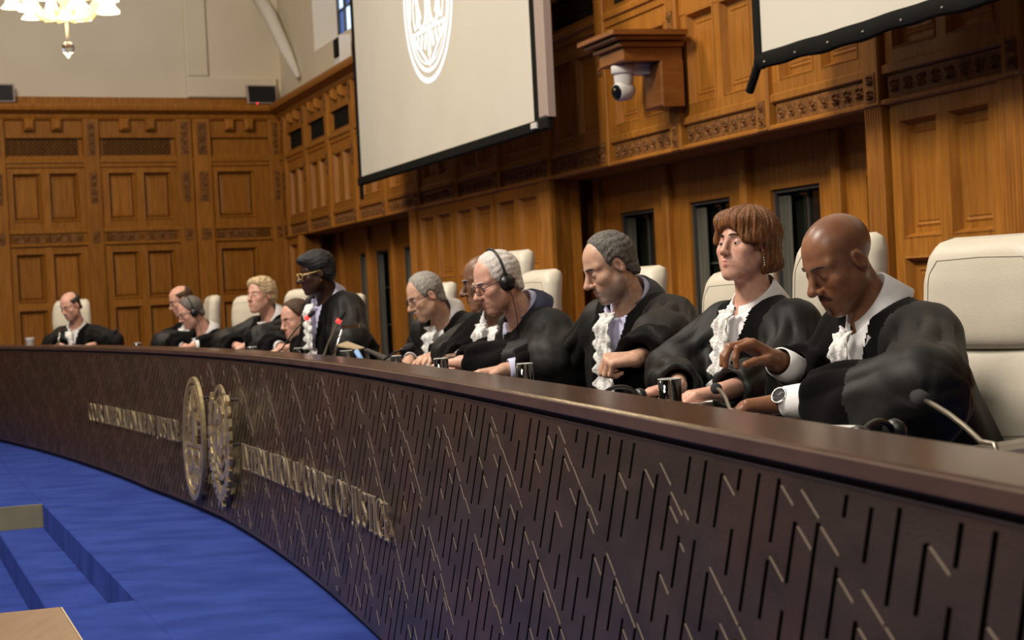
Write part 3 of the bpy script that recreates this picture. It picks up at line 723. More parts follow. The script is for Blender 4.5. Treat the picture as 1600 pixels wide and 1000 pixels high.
# ------------------------------------------------------------------ projection screens
def flat_on(fr, d):
    return lambda x, y, e=0.0: fr(x, y, d+e)
sc1 = empty('projection_screen'); tag(sc1, 'large hanging projection screen showing a white court seal, left of the wall camera', 'screen')
A0, A1, Z0, Z1 = 5.97, 10.66, 2.135, 4.7
wbox('screen_surface', RW, A0, A1, Z0, Z1, .50, .504, M['screen'], sc1)
wbox('border', RW, A0-.09, A0, Z0-.07, Z1, .49, .51, M['black_cloth'], sc1)
wbox('border', RW, A1, A1+.14, Z0-.07, Z1, .49, .51, M['black_cloth'], sc1)
wbox('bottom_batten', RW, A0-.09, A1+.28, Z0-.075, Z0, .485, .525, M['black_cloth'], sc1, .01)
wbox('side_case', RW, A1+.14, A1+.30, Z0-.0, Z1, .47, .53, M['grey_case'], sc1, .01)
bm = bmesh.new(); tube(bm, [RW(A0-.05, Z0-.06, .5), RW(A0-.05, Z0-.20, .5)], .018, 8); mesh_of('pull_strap', bm, M['black_cloth'], sc1)
wbox('end_clip', RW, A1+.0, A1+.10, Z0-.055, Z0-.015, .525, .54, M['white_plastic'], sc1, .004)
fs_ = lambda x, y, d: RW(8.32-x, 3.36+y, .5045+d)
seal = [(ell_ring(.655, .655, n=64), .040), (ell_ring(.575, .575, n=64), .030), (ell_ring(.525, .525, n=64), .012)]
seal += [(ell_ring(.12, .17, s*.17, -.06, 0, 360, 28), .042) for s in (-1, 1)] + [(ell_ring(.05, .13, s*.36, -.08, 0, 360, 24), .024) for s in (-1, 1)]
seal += [([(x, .25), (x, -.46)], .022) for x in (-.03, .03)] + [([(-.45, .12), (.02, .24)], .034), ([(.45, .12), (-.02, .24)], .034)]
seal += [([(s*.04, -.52), (s*(.12+.09*i), -.47+.055*i)], .022) for s in (-1, 1) for i in range(4)]
seal += [([(s*(.08+.10*i), -.28), (s*(.12+.11*i), -.40+.02*i)], .05) for s in (-1, 1) for i in range(4)] + [([(-.45, -.25), (.45, -.25)], .030)]
seal += [([(s*.28, -.02), (s*.20, -.14), (s*.30, -.20)], .036) for s in (-1, 1)] + [([(s*.47, .05), (s*.50, -.12)], .03) for s in (-1, 1)] + [([(0, -.46), (0, -.55)], .02)]
em_part(sc1, 'projected_seal', seal, fs_, 0, .002, 'proj')
sc2 = empty('projection_screen'); tag(sc2, 'second projection screen with a wavy studded black hem, cut off at the top right', 'screen')
B0_, B1_, ZS0 = 13.93, 18.4, 2.10
wbox('screen_surface', RW, B0_, B1_, ZS0, 4.7, .50, .504, M['screen'], sc2)
wbox('border', RW, B0_-.07, B0_, ZS0-.06, 4.7, .488, .512, M['black_cloth'], sc2)
bm = bmesh.new(); P = []
for i in range(121):
    s = B0_-.07+(B1_-B0_+.07)*i/120; wv = math.sin(i*.62)*.003+math.sin(i*.21)*.004
    P.append([RW(s, ZS0+.015+wv*.4, .508), RW(s, ZS0-.01+wv*.4, .516+wv*.5), RW(s, ZS0-.055+wv, .518-wv*.5), RW(s, ZS0-.068+wv*1.3, .506), RW(s, ZS0-.05, .498)])
quad_grid(bm, P); mesh_of('hem', bm, M['black_cloth'], sc2, smooth=True)
for i in range(14):
    s = B0_+.05+i*.31; bm = bmesh.new(); blob(bm, RW(s, ZS0-.035, .518), (.008, .008, .008), n=6); mesh_of('hem_stud', bm, M['steel'], sc2)
bm = bmesh.new(); tube(bm, [RW(B0_-.03, ZS0-.03, .51), RW(B0_-.07, ZS0-.09, .515), RW(B0_-.13, ZS0-.155, .515)], .022, 8); mesh_of('pull_strap', bm, M['black_cloth'], sc2)

# ------------------------------------------------------------------ wall camera on its bracket shelf
sh = empty('bracket_shelf'); tag(sh, 'dark oak bracket shelf with a moulded cornice holding the wall camera', 'shelf')
wbox('shelf_board', RW, 11.62, 12.00, 2.345, 2.425, 0.045, .42, M['oak_dark'], sh, .006)
wbox('moulding', RW, 11.59, 12.03, 2.425, 2.455, 0.045, .45, M['oak_dark'], sh, .008)
wbox('moulding', RW, 11.55, 12.07, 2.46, 2.485, 0.045, .49, M['oak_dark'], sh, .008)
wbox('moulding', RW, 11.52, 12.10, 2.485, 2.515, 0.045, .52, M['oak_dark'], sh, .004)
wbox('bracket_post', RW, 11.74, 12.01, 2.075, 2.345, 0.045, .19, M['oak_dark'], sh, .01)
pc = empty('dome_camera'); tag(pc, 'white pan tilt video camera hanging under the bracket shelf', 'camera')
cc = RW(11.80, 2.345, .34)
bm = bmesh.new(); lathe(bm, [(0, 0), (.070, 0), (.074, -.012), (.074, -.045), (.066, -.055), (0, -.056)], Matrix.Translation(cc)); mesh_of('base', bm, M['white_plastic'], pc, True)
bm = bmesh.new(); frustum(bm, RW, 11.75, 11.85, 2.285, 2.345, .12, .30, .012); mesh_of('mount_arm', bm, M['white_plastic'], pc)
bm = bmesh.new(); lathe(bm, [(.060, -.056), (.058, -.10), (.048, -.13)], Matrix.Translation(cc)); mesh_of('yoke', bm, M['white_plastic'], pc, True)
hd = cc+Vector((0, 0, -.155)); fw_ = (NW*.9+DW*-.3+Vector((0, 0, -.12))).normalized()
bm = bmesh.new(); lathe(bm, [(0, -.065), (.035, -.06), (.055, -.03), (.058, 0), (.055, .05), (.045, .062)], Matrix.Translation(hd)@fw_.to_track_quat('Z', 'Y').to_matrix().to_4x4()); mesh_of('camera_head', bm, M['white_plastic'], pc, True)
bm = bmesh.new(); lathe(bm, [(.045, .060), (.042, .066), (.0, .058)], Matrix.Translation(hd)@fw_.to_track_quat('Z', 'Y').to_matrix().to_4x4()); mesh_of('lens', bm, M['lens'], pc, True)

# ------------------------------------------------------------------ monitors and a small speaker on the cornice
def monitor(fr, s0, s1, z0, z1, d, tilt, label, led=False):
    m = empty('monitor'); tag(m, label, 'monitor', 'monitors on the cornice')
    f_ = lambda s, z, dd: fr(s, z, d+dd-(z-z0)*tilt)
    wbox('case', f_, s0, s1, z0, z1, -.05, .0, M['grey_case'], m, .006)
    wbox('screen_glass', f_, s0+.02, s1-.012, z0+.015, z1-.015, .0, .003, M['black_plastic'], m)
    wbox('stand', f_, (s0+s1)/2-.06, (s0+s1)/2+.06, ZT, z0+.02, -.06, -.02, M['black_plastic'], m)
    if led:
        bm = bmesh.new(); blob(bm, f_((s0+s1)/2+.08, z0+.0, .006), (.012, .012, .012), n=6); mesh_of('indicator_lamp', bm, M['red_ring'], m)
monitor(FW, .04, .42, 3.47, 3.70, .10, .15, 'black monitor on the cornice at the corner of the hall', True)
monitor(FW, 3.21, 3.75, 3.47, 3.68, .10, .15, 'black monitor on the cornice at the far left edge')
sp = empty('wall_speaker'); tag(sp, 'small white speaker with a black front on the cornice behind the screen edge', 'speaker')
wbox('case', RW, 3.55, 3.80, ZT+.0, ZT+.30, .0, .12, M['white_plastic'], sp, .01)
wbox('speaker_cloth', RW, 3.57, 3.78, ZT+.08, ZT+.28, .12, .135, M['black_cloth'], sp, .02)

# ------------------------------------------------------------------ chandelier
ch = empty('chandelier'); tag(ch, 'amber glass chandelier with glowing bell shades at the top left', 'chandelier')
cx = at_y(102, 0, 13.0); hub = Vector((cx.x, cx.y, 3.30))
bm = bmesh.new(); lathe(bm, [(0, -.16), (.03, -.14), (.05, -.10), (.03, -.05), (.06, .0), (.07, .06), (.03, .10), (.025, .9), (0, .9)], Matrix.Translation(hub), 16); mesh_of('stem', bm, M['chand_glass'], ch, True)
bm = bmesh.new(); lathe(bm, [(0, -.31), (.008, -.31), (.012, -.22), (.012, -.15)], Matrix.Translation(hub), 10); mesh_of('pendant_rod', bm, M['stone'], ch, True)
bm = bmesh.new(); blob(bm, hub+Vector((0, 0, -.35)), (.048, .048, .048), n=14); lathe(bm, [(0, -.425), (.012, -.41), (.016, -.395)], Matrix.Translation(hub), 10); mesh_of('glass_ball', bm, M['glass'], ch, True)
for k in range(10):
    a = 2*PI*k/10+.2; ca, sa = math.cos(a), math.sin(a); R_ = .37 if k % 2 else .30
    P = lambda r, z: hub+Vector((ca*r, sa*r, z))
    bm = bmesh.new(); tube(bm, [P(.03, -.06), P(.10, -.13), P(.18, -.13), P(.25, -.05), P(R_-.03, .06), P(R_, .09)], [.016, .017, .017, .015, .013, .012], 8); mesh_of('arm', bm, M['chand_glass'], ch, True)
    zb = -.02 if k % 2 else -.07
    bm = bmesh.new(); lathe(bm, [(.018, .10), (.030, .085), (.040, .04), (.055, .0), (.080, -.03), (.084, -.033), (.076, -.026), (.050, .004), (.034, .045), (.016, .088)], Matrix.Translation(P(R_, zb)), 18); mesh_of('shade', bm, M['shade'], ch, True)
for k in range(5):
    a = 2*PI*k/5+.5; ca, sa = math.cos(a), math.sin(a); P = lambda r, z: hub+Vector((ca*r, sa*r, z))
    bm = bmesh.new(); tube(bm, [P(.03, .05), P(.12, .14), P(.2, .10), P(.2, .02), P(.13, .0)], [.014, .014, .013, .011, .006], 8); mesh_of('scroll', bm, M['chand_glass'], ch, True)
ld = bpy.data.lights.new('chandelier_glow', 'POINT'); ld.energy = 45; ld.color = (1, .75, .42); ld.shadow_soft_size = .25
lo = bpy.data.objects.new('chandelier_glow', ld); COL.objects.link(lo); lo.location = hub+Vector((0, 0, -.10))

# ------------------------------------------------------------------ table in the lower hall, bottom left
tb = empty('side_table'); tag(tb, 'walnut veneer table cut off at the bottom left corner of the view', 'table')
zc = .24; c1 = at_z(95, 948, zc); c2 = at_z(128, 1000, zc); ee = (c2-c1).normalized(); e3 = Vector((ee.y, -ee.x, 0)).normalized()
TF = lambda a, b, z: Vector((c1.x, c1.y, 0))+ee*a+e3*b+Vector((0, 0, z))
def tbox(name, a0, a1, b0, b1, z0, z1, m, c=0.0):
    bm = bmesh.new(); frustum(bm, TF, a0, a1, b0, b1, z0, z1, c); return mesh_of(name, bm, m, tb)
tbox('table_top', 0, 1.8, 0, .80, zc-.03, zc, M['desk_table'], .003)
tbox('edge_band', -.004, 0.0, -.004, .804, zc-.03, zc-.002, M['folder'])
tbox('edge_band', 0.0, 1.8, -.004, 0.0, zc-.03, zc-.002, M['folder'])
tbox('modesty_panel', .04, .06, .06, .74, -.45, zc-.03, M['desk_table'])
for a in (.05, 1.70):
    for b in (.05, .72): tbox('leg', a, a+.05, b, b+.05, -.52, zc-.03, M['desk_table'])

# ------------------------------------------------------------------ the rest of the hall, behind and left of the camera
wl_ = empty('wall_front'); tag(wl_, 'cream plaster wall with oak wainscot behind and left of the camera', kind='structure')
def wb(name, a, b, m):
    bm = bmesh.new(); c = (Vector(a)+Vector(b))/2; h = (Vector(b)-Vector(a))/2; box(bm, c, h); return mesh_of(name, bm, M[m], wl_)
wb('plaster', (-16.2, -11, 2.4), (-16, 26, 9), 'plaster'); wb('wainscot', (-16.2, -11, -.7), (-15.95, 26, 2.4), 'oak')
wb('plaster', (-16, -11.2, 2.4), (10, -11, 9), 'plaster'); wb('wainscot', (-16, -11.2, -.7), (10, -10.95, 2.4), 'oak')
# ------------------------------------------------------------------ implicit bodies: smooth unions meshed with sparse surface nets
f32 = np.float32
def V3(v): return np.array(tuple(v), dtype=f32)
def smin(a, b, k):
    h = np.maximum(k-np.abs(a-b), 0)/k
    return np.minimum(a, b)-h*h*(k*.25)
def smax(a, b, k): return -smin(-a, -b, k)
def s_cap(p, a, b, ra, rb):
    a = V3(a); b = V3(b); ba = b-a; pa = p-a
    t = np.clip(pa@ba/max(float(ba@ba), 1e-9), 0, 1)
    return np.sqrt(((pa-t[:, None]*ba)**2).sum(1))-(ra+(rb-ra)*t)
def s_ell(p, c, r, R=None):
    q = p-V3(c)
    if R is not None: q = q@R
    r = V3(r); a = q/r; k0 = np.sqrt((a*a).sum(1)); k1 = np.sqrt(((a/r)**2).sum(1))
    return k0*(k0-1)/np.maximum(k1, 1e-6)
def s_sph(p, c, r): return np.sqrt(((p-V3(c))**2).sum(1))-r
def ev(fn, P):
    out = np.empty(len(P), f32)
    for i in range(0, len(P), 200000): out[i:i+200000] = fn(P[i:i+200000])
    return out
def surface_nets(fn, lo, hi, h, B=6, slack=1.6):
    lo = V3(lo); n = np.maximum(np.ceil((V3(hi)-lo)/h/B).astype(int), 1)         # blocks
    g = np.stack(np.meshgrid(*[np.arange(k) for k in n], indexing='ij'), -1).reshape(-1, 3)
    cv = ev(fn, (lo+(g*B+B*.5)*h).astype(f32)); keep = np.abs(cv) < B*h*.87*slack
    G = n*B+1
    D = np.repeat(np.repeat(np.repeat(cv.reshape(n), B, 0), B, 1), B, 2)
    D = np.pad(D, ((0, 1),)*3, mode='edge'); mask = np.zeros(G, bool)
    o = np.stack(np.meshgrid(*[np.arange(B+1)]*3, indexing='ij'), -1).reshape(-1, 3)
    idx = (g[keep][:, None, :]*B+o[None]).reshape(-1, 3)
    mask[idx[:, 0], idx[:, 1], idx[:, 2]] = True
    ii = np.argwhere(mask); D[mask] = ev(fn, (lo+ii*h).astype(f32))
    S = D < 0
    cells = np.zeros(tuple(G-1), np.int8)
    for dx in (0, 1):
        for dy in (0, 1):
            for dz in (0, 1): cells += S[dx:G[0]-1+dx, dy:G[1]-1+dy, dz:G[2]-1+dz]
    act = (cells > 0) & (cells < 8); ci = np.argwhere(act)
    vid = np.full(act.shape, -1, np.int32); vid[act] = np.arange(len(ci))
    acc = np.zeros((len(ci), 3), f32); cnt = np.zeros(len(ci), f32)
    corners = [(0, 0, 0), (1, 0, 0), (0, 1, 0), (1, 1, 0), (0, 0, 1), (1, 0, 1), (0, 1, 1), (1, 1, 1)]
    for a, b in ((0, 1), (2, 3), (4, 5), (6, 7), (0, 2), (1, 3), (4, 6), (5, 7), (0, 4), (1, 5), (2, 6), (3, 7)):
        ca, cb = np.array(corners[a]), np.array(corners[b])
        ia, ib = ci+ca, ci+cb
        da, db = D[ia[:, 0], ia[:, 1], ia[:, 2]], D[ib[:, 0], ib[:, 1], ib[:, 2]]
        m = (da < 0) != (db < 0); t = np.where(m, da/np.where(m, da-db, 1), 0)
        acc += np.where(m[:, None], ca+(cb-ca)*t[:, None], 0); cnt += m
    verts = lo+(ci+acc/np.maximum(cnt, 1)[:, None])*h
    quads = []
    for ax in range(3):
        sl0 = [slice(1, -1)]*3; sl0[ax] = slice(0, -1); sl1 = list(sl0); sl1[ax] = slice(1, None)
        a, b = S[tuple(sl0)], S[tuple(sl1)]; e = np.argwhere(a != b)
        if not len(e): continue
        inside = a[e[:, 0], e[:, 1], e[:, 2]]
        off = np.array([1, 1, 1]); off[ax] = 0; e = e+off
        u, w = (ax+1) % 3, (ax+2) % 3; du = np.zeros(3, int); du[u] = 1; dw = np.zeros(3, int); dw[w] = 1
        c = [e-du-dw, e-dw, e, e-du]
        q = np.stack([vid[k[:, 0], k[:, 1], k[:, 2]] for k in c], 1)
        q[~inside] = q[~inside][:, ::-1]; quads.append(q)
    q = np.concatenate(quads); q = q[(q >= 0).all(1)]
    return verts, q
def grad(fn, P, e=.0015):
    g = np.stack([ev(fn, P+V3(d)*e)-ev(fn, P-V3(d)*e) for d in ((1, 0, 0), (0, 1, 0), (0, 0, 1))], 1)
    return g/np.maximum(np.linalg.norm(g, axis=1, keepdims=True), 1e-9)
def norm(v): return Vector(v).normalized()

# ------------------------------------------------------------------ a head in local coordinates (forward, left, up), metres
def head_sdf(q, a):
    fe = a.get('female', 0); jw = a.get('jaw', 1.0); ns = a.get('nose', 1.0)
    lid = a.get('lid', 0.0)
    p = q.copy(); p[:, 1] = np.abs(p[:, 1])
    d = s_ell(p, (-.012, 0, .040), (.099, .0775, .084))
    d = smin(d, s_ell(p, (.020, 0, -.035), (.067, .062*jw, .086)), .030)
    d = smin(d, s_cap(p, (-.004, .053*jw, -.048), (.058, .020*jw, -.103), .016, .016), .030)
    d = smin(d, s_ell(p, (.071, 0, -.103), (.021, .024*jw, .019)), .022)
    d = smin(d, s_cap(p, (.082, .004, .026), (.060, .050, .027), .010-.003*fe, .009-.003*fe), .020)
    d = smin(d, s_sph(p, (.054, .044*jw, -.022), .025), .022)
    d = smin(d, s_ell(p, (.032, .036*jw, -.062), (.036, .026, .034)), .025)
    d = smin(d, s_ell(p, (.066, 0, -.064), (.029, .031, .030)), .022)
    d = smax(d, -s_ell(p, (.101, .033, .003), (.021, .020, .013)), .014)
    d = smin(d, s_sph(p, (.070, .032, .003), .0138), .004)
    lidp = np.maximum(s_sph(p, (.0704, .032, .003), .0157), -(p[:, 2]-.0065+lid*.013+.25*(p[:, 0]-.08)))   # upper lid
    d = smin(d, lidp, .004)
    lo_ = np.maximum(s_sph(p, (.0702, .032, .002), .0152), p[:, 2]+.0045)
    d = smin(d, lo_, .004)
    d = smin(d, s_cap(p, (.088, 0, .014), (.109*1+.004*(ns-1)*4, 0, -.027), .0075, .0115*ns), .012)
    d = smin(d, s_ell(p, (.1095+.02*(ns-1), 0, -.029), (.0125*ns, .0125*ns, .0105*ns)), .006)
    d = smin(d, s_ell(p, (.0985, .0125*ns, -.034), (.0115, .0075*ns, .0085)), .006)
    d = smax(d, -s_sph(p, (.1045, .0065, -.0415), .0042), .003)
    d = smin(d, s_cap(p, (.0960, .001, -.0595), (.0815, .0235, -.0655), .0056+.0008*fe, .0030), .006)
    d = smin(d, s_cap(p, (.0945, 0, -.0725), (.0820, .0210, -.0680), .0068+.001*fe, .0034), .006)
    d = smax(d, -s_cap(p, (.1035, 0, -.0658), (.0855, .026, -.0668), .0022, .0014), .003)
    # ear
    c, s = math.cos(.30), math.sin(.30)
    R = np.array([[c, 0, s], [0, 1, 0], [-s, 0, c]], f32)
    er = s_ell(p, (-.012, .0790, -.002), (.0185, .0085, .0320), R)
    er = smax(er, -s_ell(p, (-.007, .0900, .002), (.0115, .0105, .0215), R), .003)
    er = smin(er, s_sph(p, (-.002, .0760, -.004), .0055), .005)
    d = smin(d, er, .007)
    return d
def scalp(p, th): return s_ell(p, (-.012, 0, .040), (.099+th, .0775+th, .084+th))
def hair_sdf(q, a):
    k = a['kind']; p = q.copy(); p[:, 1] = np.abs(p[:, 1]); f, l, u = p[:, 0], p[:, 1], p[:, 2]
    fi, li, ui = q[:, 0], q[:, 1], q[:, 2]
    th = a.get('th', .008)
    wv = a.get('wave', .0015)
    strand = wv*(np.sin(li*310+np.sin(fi*45)*1.6+ui*70)+.8*np.sin(ui*270+li*45+np.sin(fi*52)*2.0)+.5*np.sin(fi*120+ui*35+np.sin(li*60)*1.5))
    U = a.get('U', [-.085, -.06, -.03, -.005, .03, .06, .09, .13])
    FB = a.get('FB', [-.070, -.052, -.026, .012, .034, .052, .062, .058])
    g = (f-np.interp(u, U, FB))*.75
    if k in ('short', 'balding'):
        kk = np.clip(-g/.022, 0, 1); kk = kk*kk*(3-2*kk)
        d = s_ell(p, (-.012, 0, .040), (.099, .0775, .084))
        d = smin(d, s_cap(p, (-.070, .0, -.02), (-.066, .03, -.045), .030, .024), .03)
        d = d-(th+strand*.9)*kk+.004*(1-kk)
        d = smax(d, g-.002, .004)
        d = smax(d, -(u+.078), .01)
        d = smax(d, -s_ell(p, (-.008, .085, -.004), (.026, .030, .036)), .006)
        if k == 'balding':
            top = a.get('top', .070)
            d = smax(d, (u-top)-np.maximum(-f-.045, 0)*a.get('back', 1.0), .012)
    elif k == 'bob':
        d = s_ell(p, (-.026, 0, .036), (.128, .104, .109))
        d = smin(d, s_ell(p, (-.062, 0, -.048), (.078, .102, .066)), .03)
        d = smin(d, s_ell(p, (.02, .062, .015), (.045, .033, .062)), .03)
        d = smin(d, s_ell(p, (.050, .012, .083), (.052, .068, .036)), .03)
        d = smin(d, s_ell(p, (-.085, .03, -.07), (.040, .055, .036)), .02)
        ang_ = np.arctan2(li, fi+.03); d = d+.0016*np.sin(ang_*34+ui*18+np.sin(ui*40)*.8)+.0013*np.sin(ang_*61-ui*30)+.003*np.sin(ang_*9+ui*34)
        d = d+.0035*np.clip(-ui*14, 0, 1)*np.sin(ang_*15+ui*70)
        d = smax(d, -s_ell(p, (.100, 0, -.040), (.070, .064, .096)), .012)
        d = smax(d, -(u+.105)-.25*np.minimum(f+.02, 0), .015)
        d = smax(d, np.minimum(f-.030, -(u-.0)), .01)
        d = smax(d, -s_ell(p, (.012, .085, -.030), (.016, .030, .034)), .008)
    elif k == 'cap':
        d = s_ell(p, (-.020, 0, .044), (.114, .092, .098))
        d = smin(d, s_ell(p, (-.060, 0, -.020), (.060, .080, .055)), .03)
        d = smin(d, s_ell(p, (.045, .0, .088), (.058, .066, .034)), .03)
        d = d+strand
        d = smax(d, g, .012); d = smax(d, -(u+.072), .012)
        d = smax(d, -s_ell(p, (-.004, .092, -.012), (.024, .026, .032)), .006)
    return d

# ------------------------------------------------------------------ a hand: five fingers of unequal length bent at their knuckles
def hand_prims(W, F, Pn, T, curls, s=1.0, thumb=(1.0, .5), spread=0.0):
    W = Vector(W); F = norm(F); Pn = Vector(Pn); Pn = norm(Pn-F*Pn.dot(F)); T0 = F.cross(Pn); T = T0 if T0.dot(Vector(T)) > 0 else -T0
    pr = []
    kf = (.086, .091, .087, .079); kt = (.030, .010, -.010, -.029); r0 = (.0098, .0102, .0097, .0086)
    ln = ((.042, .025, .021), (.046, .029, .022), (.042, .027, .022), (.034, .020, .019))
    for i in range(4):
        K = W+(F*kf[i]+T*kt[i])*s
        pr.append((W+(F*.012+T*kt[i]*.55)*s, K, .0165*s, .0118*s, .012))
        c = curls[i]; p = K; ang = 0; r = r0[i]*s
        sp = spread*(1.5-i)
        for j in range(3):
            ang += c[j]; dr = F*math.cos(ang)+Pn*math.sin(ang)+T*sp*math.cos(ang)
            q = p+dr.normalized()*ln[i][j]*s
            pr.append((p, q, r, r*.90, .0045)); p = q; r *= .90
    b = W+(F*.018+T*.020+Pn*.006)*s
    o, cl = thumb
    d0 = norm(F*.60+T*.80*o+Pn*.35*cl); d1 = norm(F*.86+T*.38*o+Pn*.5*cl); d2 = norm(F*.95+T*.05*o+Pn*.75*cl)
    m = b+d0*.042*s; n = m+d1*.032*s; e = n+d2*.026*s
    pr += [(b, m, .0150*s, .0120*s, .012), (m, n, .0112*s, .0102*s, .005), (n, e, .0102*s, .0088*s, .004)]
    return pr
def CU(a, b, c): return (math.radians(a), math.radians(b), math.radians(c))
RELAX = [CU(18, 25, 14), CU(22, 30, 16), CU(26, 34, 18), CU(30, 36, 20)]
FIST = [CU(70, 85, 45), CU(74, 88, 45), CU(76, 88, 45), CU(78, 85, 42)]
FLAT = [CU(8, 12, 8), CU(10, 14, 8), CU(12, 16, 10), CU(14, 18, 10)]
PINCH = [CU(45, 55, 30), CU(40, 50, 28), CU(36, 46, 26), CU(32, 42, 24)]

# ------------------------------------------------------------------ person materials
def skin_mat(name, col, rough=.42):
    m = mat(name, col, rough, spec=.4); b = m.node_tree.nodes['Principled BSDF']
    at = N(m, 'ShaderNodeVertexColor'); at.layer_name = 'tint'
    mx = N(m, 'ShaderNodeMix', data_type='RGBA', blend_type='MULTIPLY'); mx.inputs[0].default_value = 1
    nz = N(m, 'ShaderNodeTexNoise'); nz.inputs['Scale'].default_value = 55; nz.inputs['Detail'].default_value = 5
    rp = N(m, 'ShaderNodeValToRGB'); rp.color_ramp.elements[0].color = (col[0]*.88, col[1]*.80, col[2]*.78, 1); rp.color_ramp.elements[1].color = (min(1, col[0]*1.08), col[1]*1.1, col[2]*1.1, 1)
    rp.color_ramp.elements[0].position = .3; rp.color_ramp.elements[1].position = .7
    tc = N(m, 'ShaderNodeTexCoord'); L(m, tc.outputs['Object'], nz.inputs['Vector'])
    L(m, nz.outputs['Fac'], rp.inputs['Fac']); L(m, rp.outputs['Color'], mx.inputs[6]); L(m, at.outputs['Color'], mx.inputs[7]); L(m, mx.outputs[2], b.inputs['Base Color'])
    b.inputs['Subsurface Weight'].default_value = .10; b.inputs['Subsurface Radius'].default_value = (.012, .005, .003); b.inputs['Subsurface Scale'].default_value = .5
    return m
M['skin_fair'] = skin_mat('skin_fair', (.56, .345, .245)); M['skin_pink'] = skin_mat('skin_pink', (.60, .345, .26)); M['skin_tan'] = skin_mat('skin_tan', (.50, .275, .175))
M['skin_brown'] = skin_mat('skin_brown', (.245, .112, .060), .36); M['skin_dark'] = skin_mat('skin_dark', (.045, .022, .014), .36); M['skin_deep'] = skin_mat('skin_deep', (.17, .09, .052), .4)
def hair_mat(name, c1, c2): return noise_mix(mat(name, c1, .42, spec=.35), c1, c2, (90, 90, 14), 2.2, 4, .3, .72, .55, bscale=3.2)
M['hair_auburn'] = hair_mat('hair_auburn', (.085, .028, .009), (.27, .115, .040)); M['hair_dark'] = hair_mat('hair_dark', (.010, .008, .007), (.07, .058, .048))
M['hair_grey'] = hair_mat('hair_grey', (.17, .155, .135), (.44, .41, .37)); M['hair_white'] = hair_mat('hair_white', (.52, .47, .44), (.76, .71, .67)); M['hair_blond'] = hair_mat('hair_blond', (.38, .26, .12), (.68, .54, .34))
M['hair_brown'] = hair_mat('hair_brown', (.035, .018, .009), (.10, .055, .028)); M['hair_black'] = hair_mat('hair_black', (.004, .004, .004), (.018, .018, .02)); M['hair_salt'] = hair_mat('hair_salt', (.05, .045, .04), (.19, .17, .15))
M['hair_stubble'] = hair_mat('hair_stubble', (.03, .018, .012), (.05, .03, .022)); M['hair_tawny'] = hair_mat('hair_tawny', (.09, .055, .03), (.2, .14, .085))
M['eye_white'] = mat('eye_white', (.66, .62, .58), .15); M['iris'] = mat('iris', (.045, .026, .014), .1); M['pupil'] = mat('pupil', (.003, .003, .003), .08)
M['robe'] = noise_mix(mat('black_robe_cloth', (.009, .0085, .008), .58, spec=.32), (.0038, .0036, .0036), (.0068, .0064, .0062), (1, 1, 1), 60, 3, .3, .7, .08, bscale=400)
M['velvet'] = mat('black_velvet', (.0022, .0020, .0022), .9, spec=.08, sheen=.04)
M['shirt'] = mat('white_shirt', (.74, .73, .74), .75, sheen=.1); M['shirt_blue'] = mat('pale_lilac_shirt', (.52, .52, .72), .75)
M['lace'] = noise_mix(mat('white_lace', (.75, .74, .72), .8), (.60, .59, .58), (.80, .79, .77), (1, 1, 1), 70, 3, .35, .6, .5, bscale=120)
M['suit_grey'] = mat('grey_suit', (.05, .05, .055), .8); M['suit_navy'] = mat('navy_suit', (.010, .012, .035), .8)
M['specs_dark'] = mat('dark_spectacle_frame', (.012, .010, .012), .3); M['specs_gold'] = mat('yellow_spectacle_frame', (.62, .44, .16), .3, .3); M['specs_lens'] = mat('spectacle_lens', (1, 1, 1), 0.02, trans=1.0, ior=1.05)
M['silver'] = mat('silver', (.75, .74, .72), .2, 1.0); M['gold'] = mat('gold', (.8, .55, .2), .25, 1.0)
M['watch_dial'] = mat('watch_dial', (.006, .007, .010), .45, spec=.2)

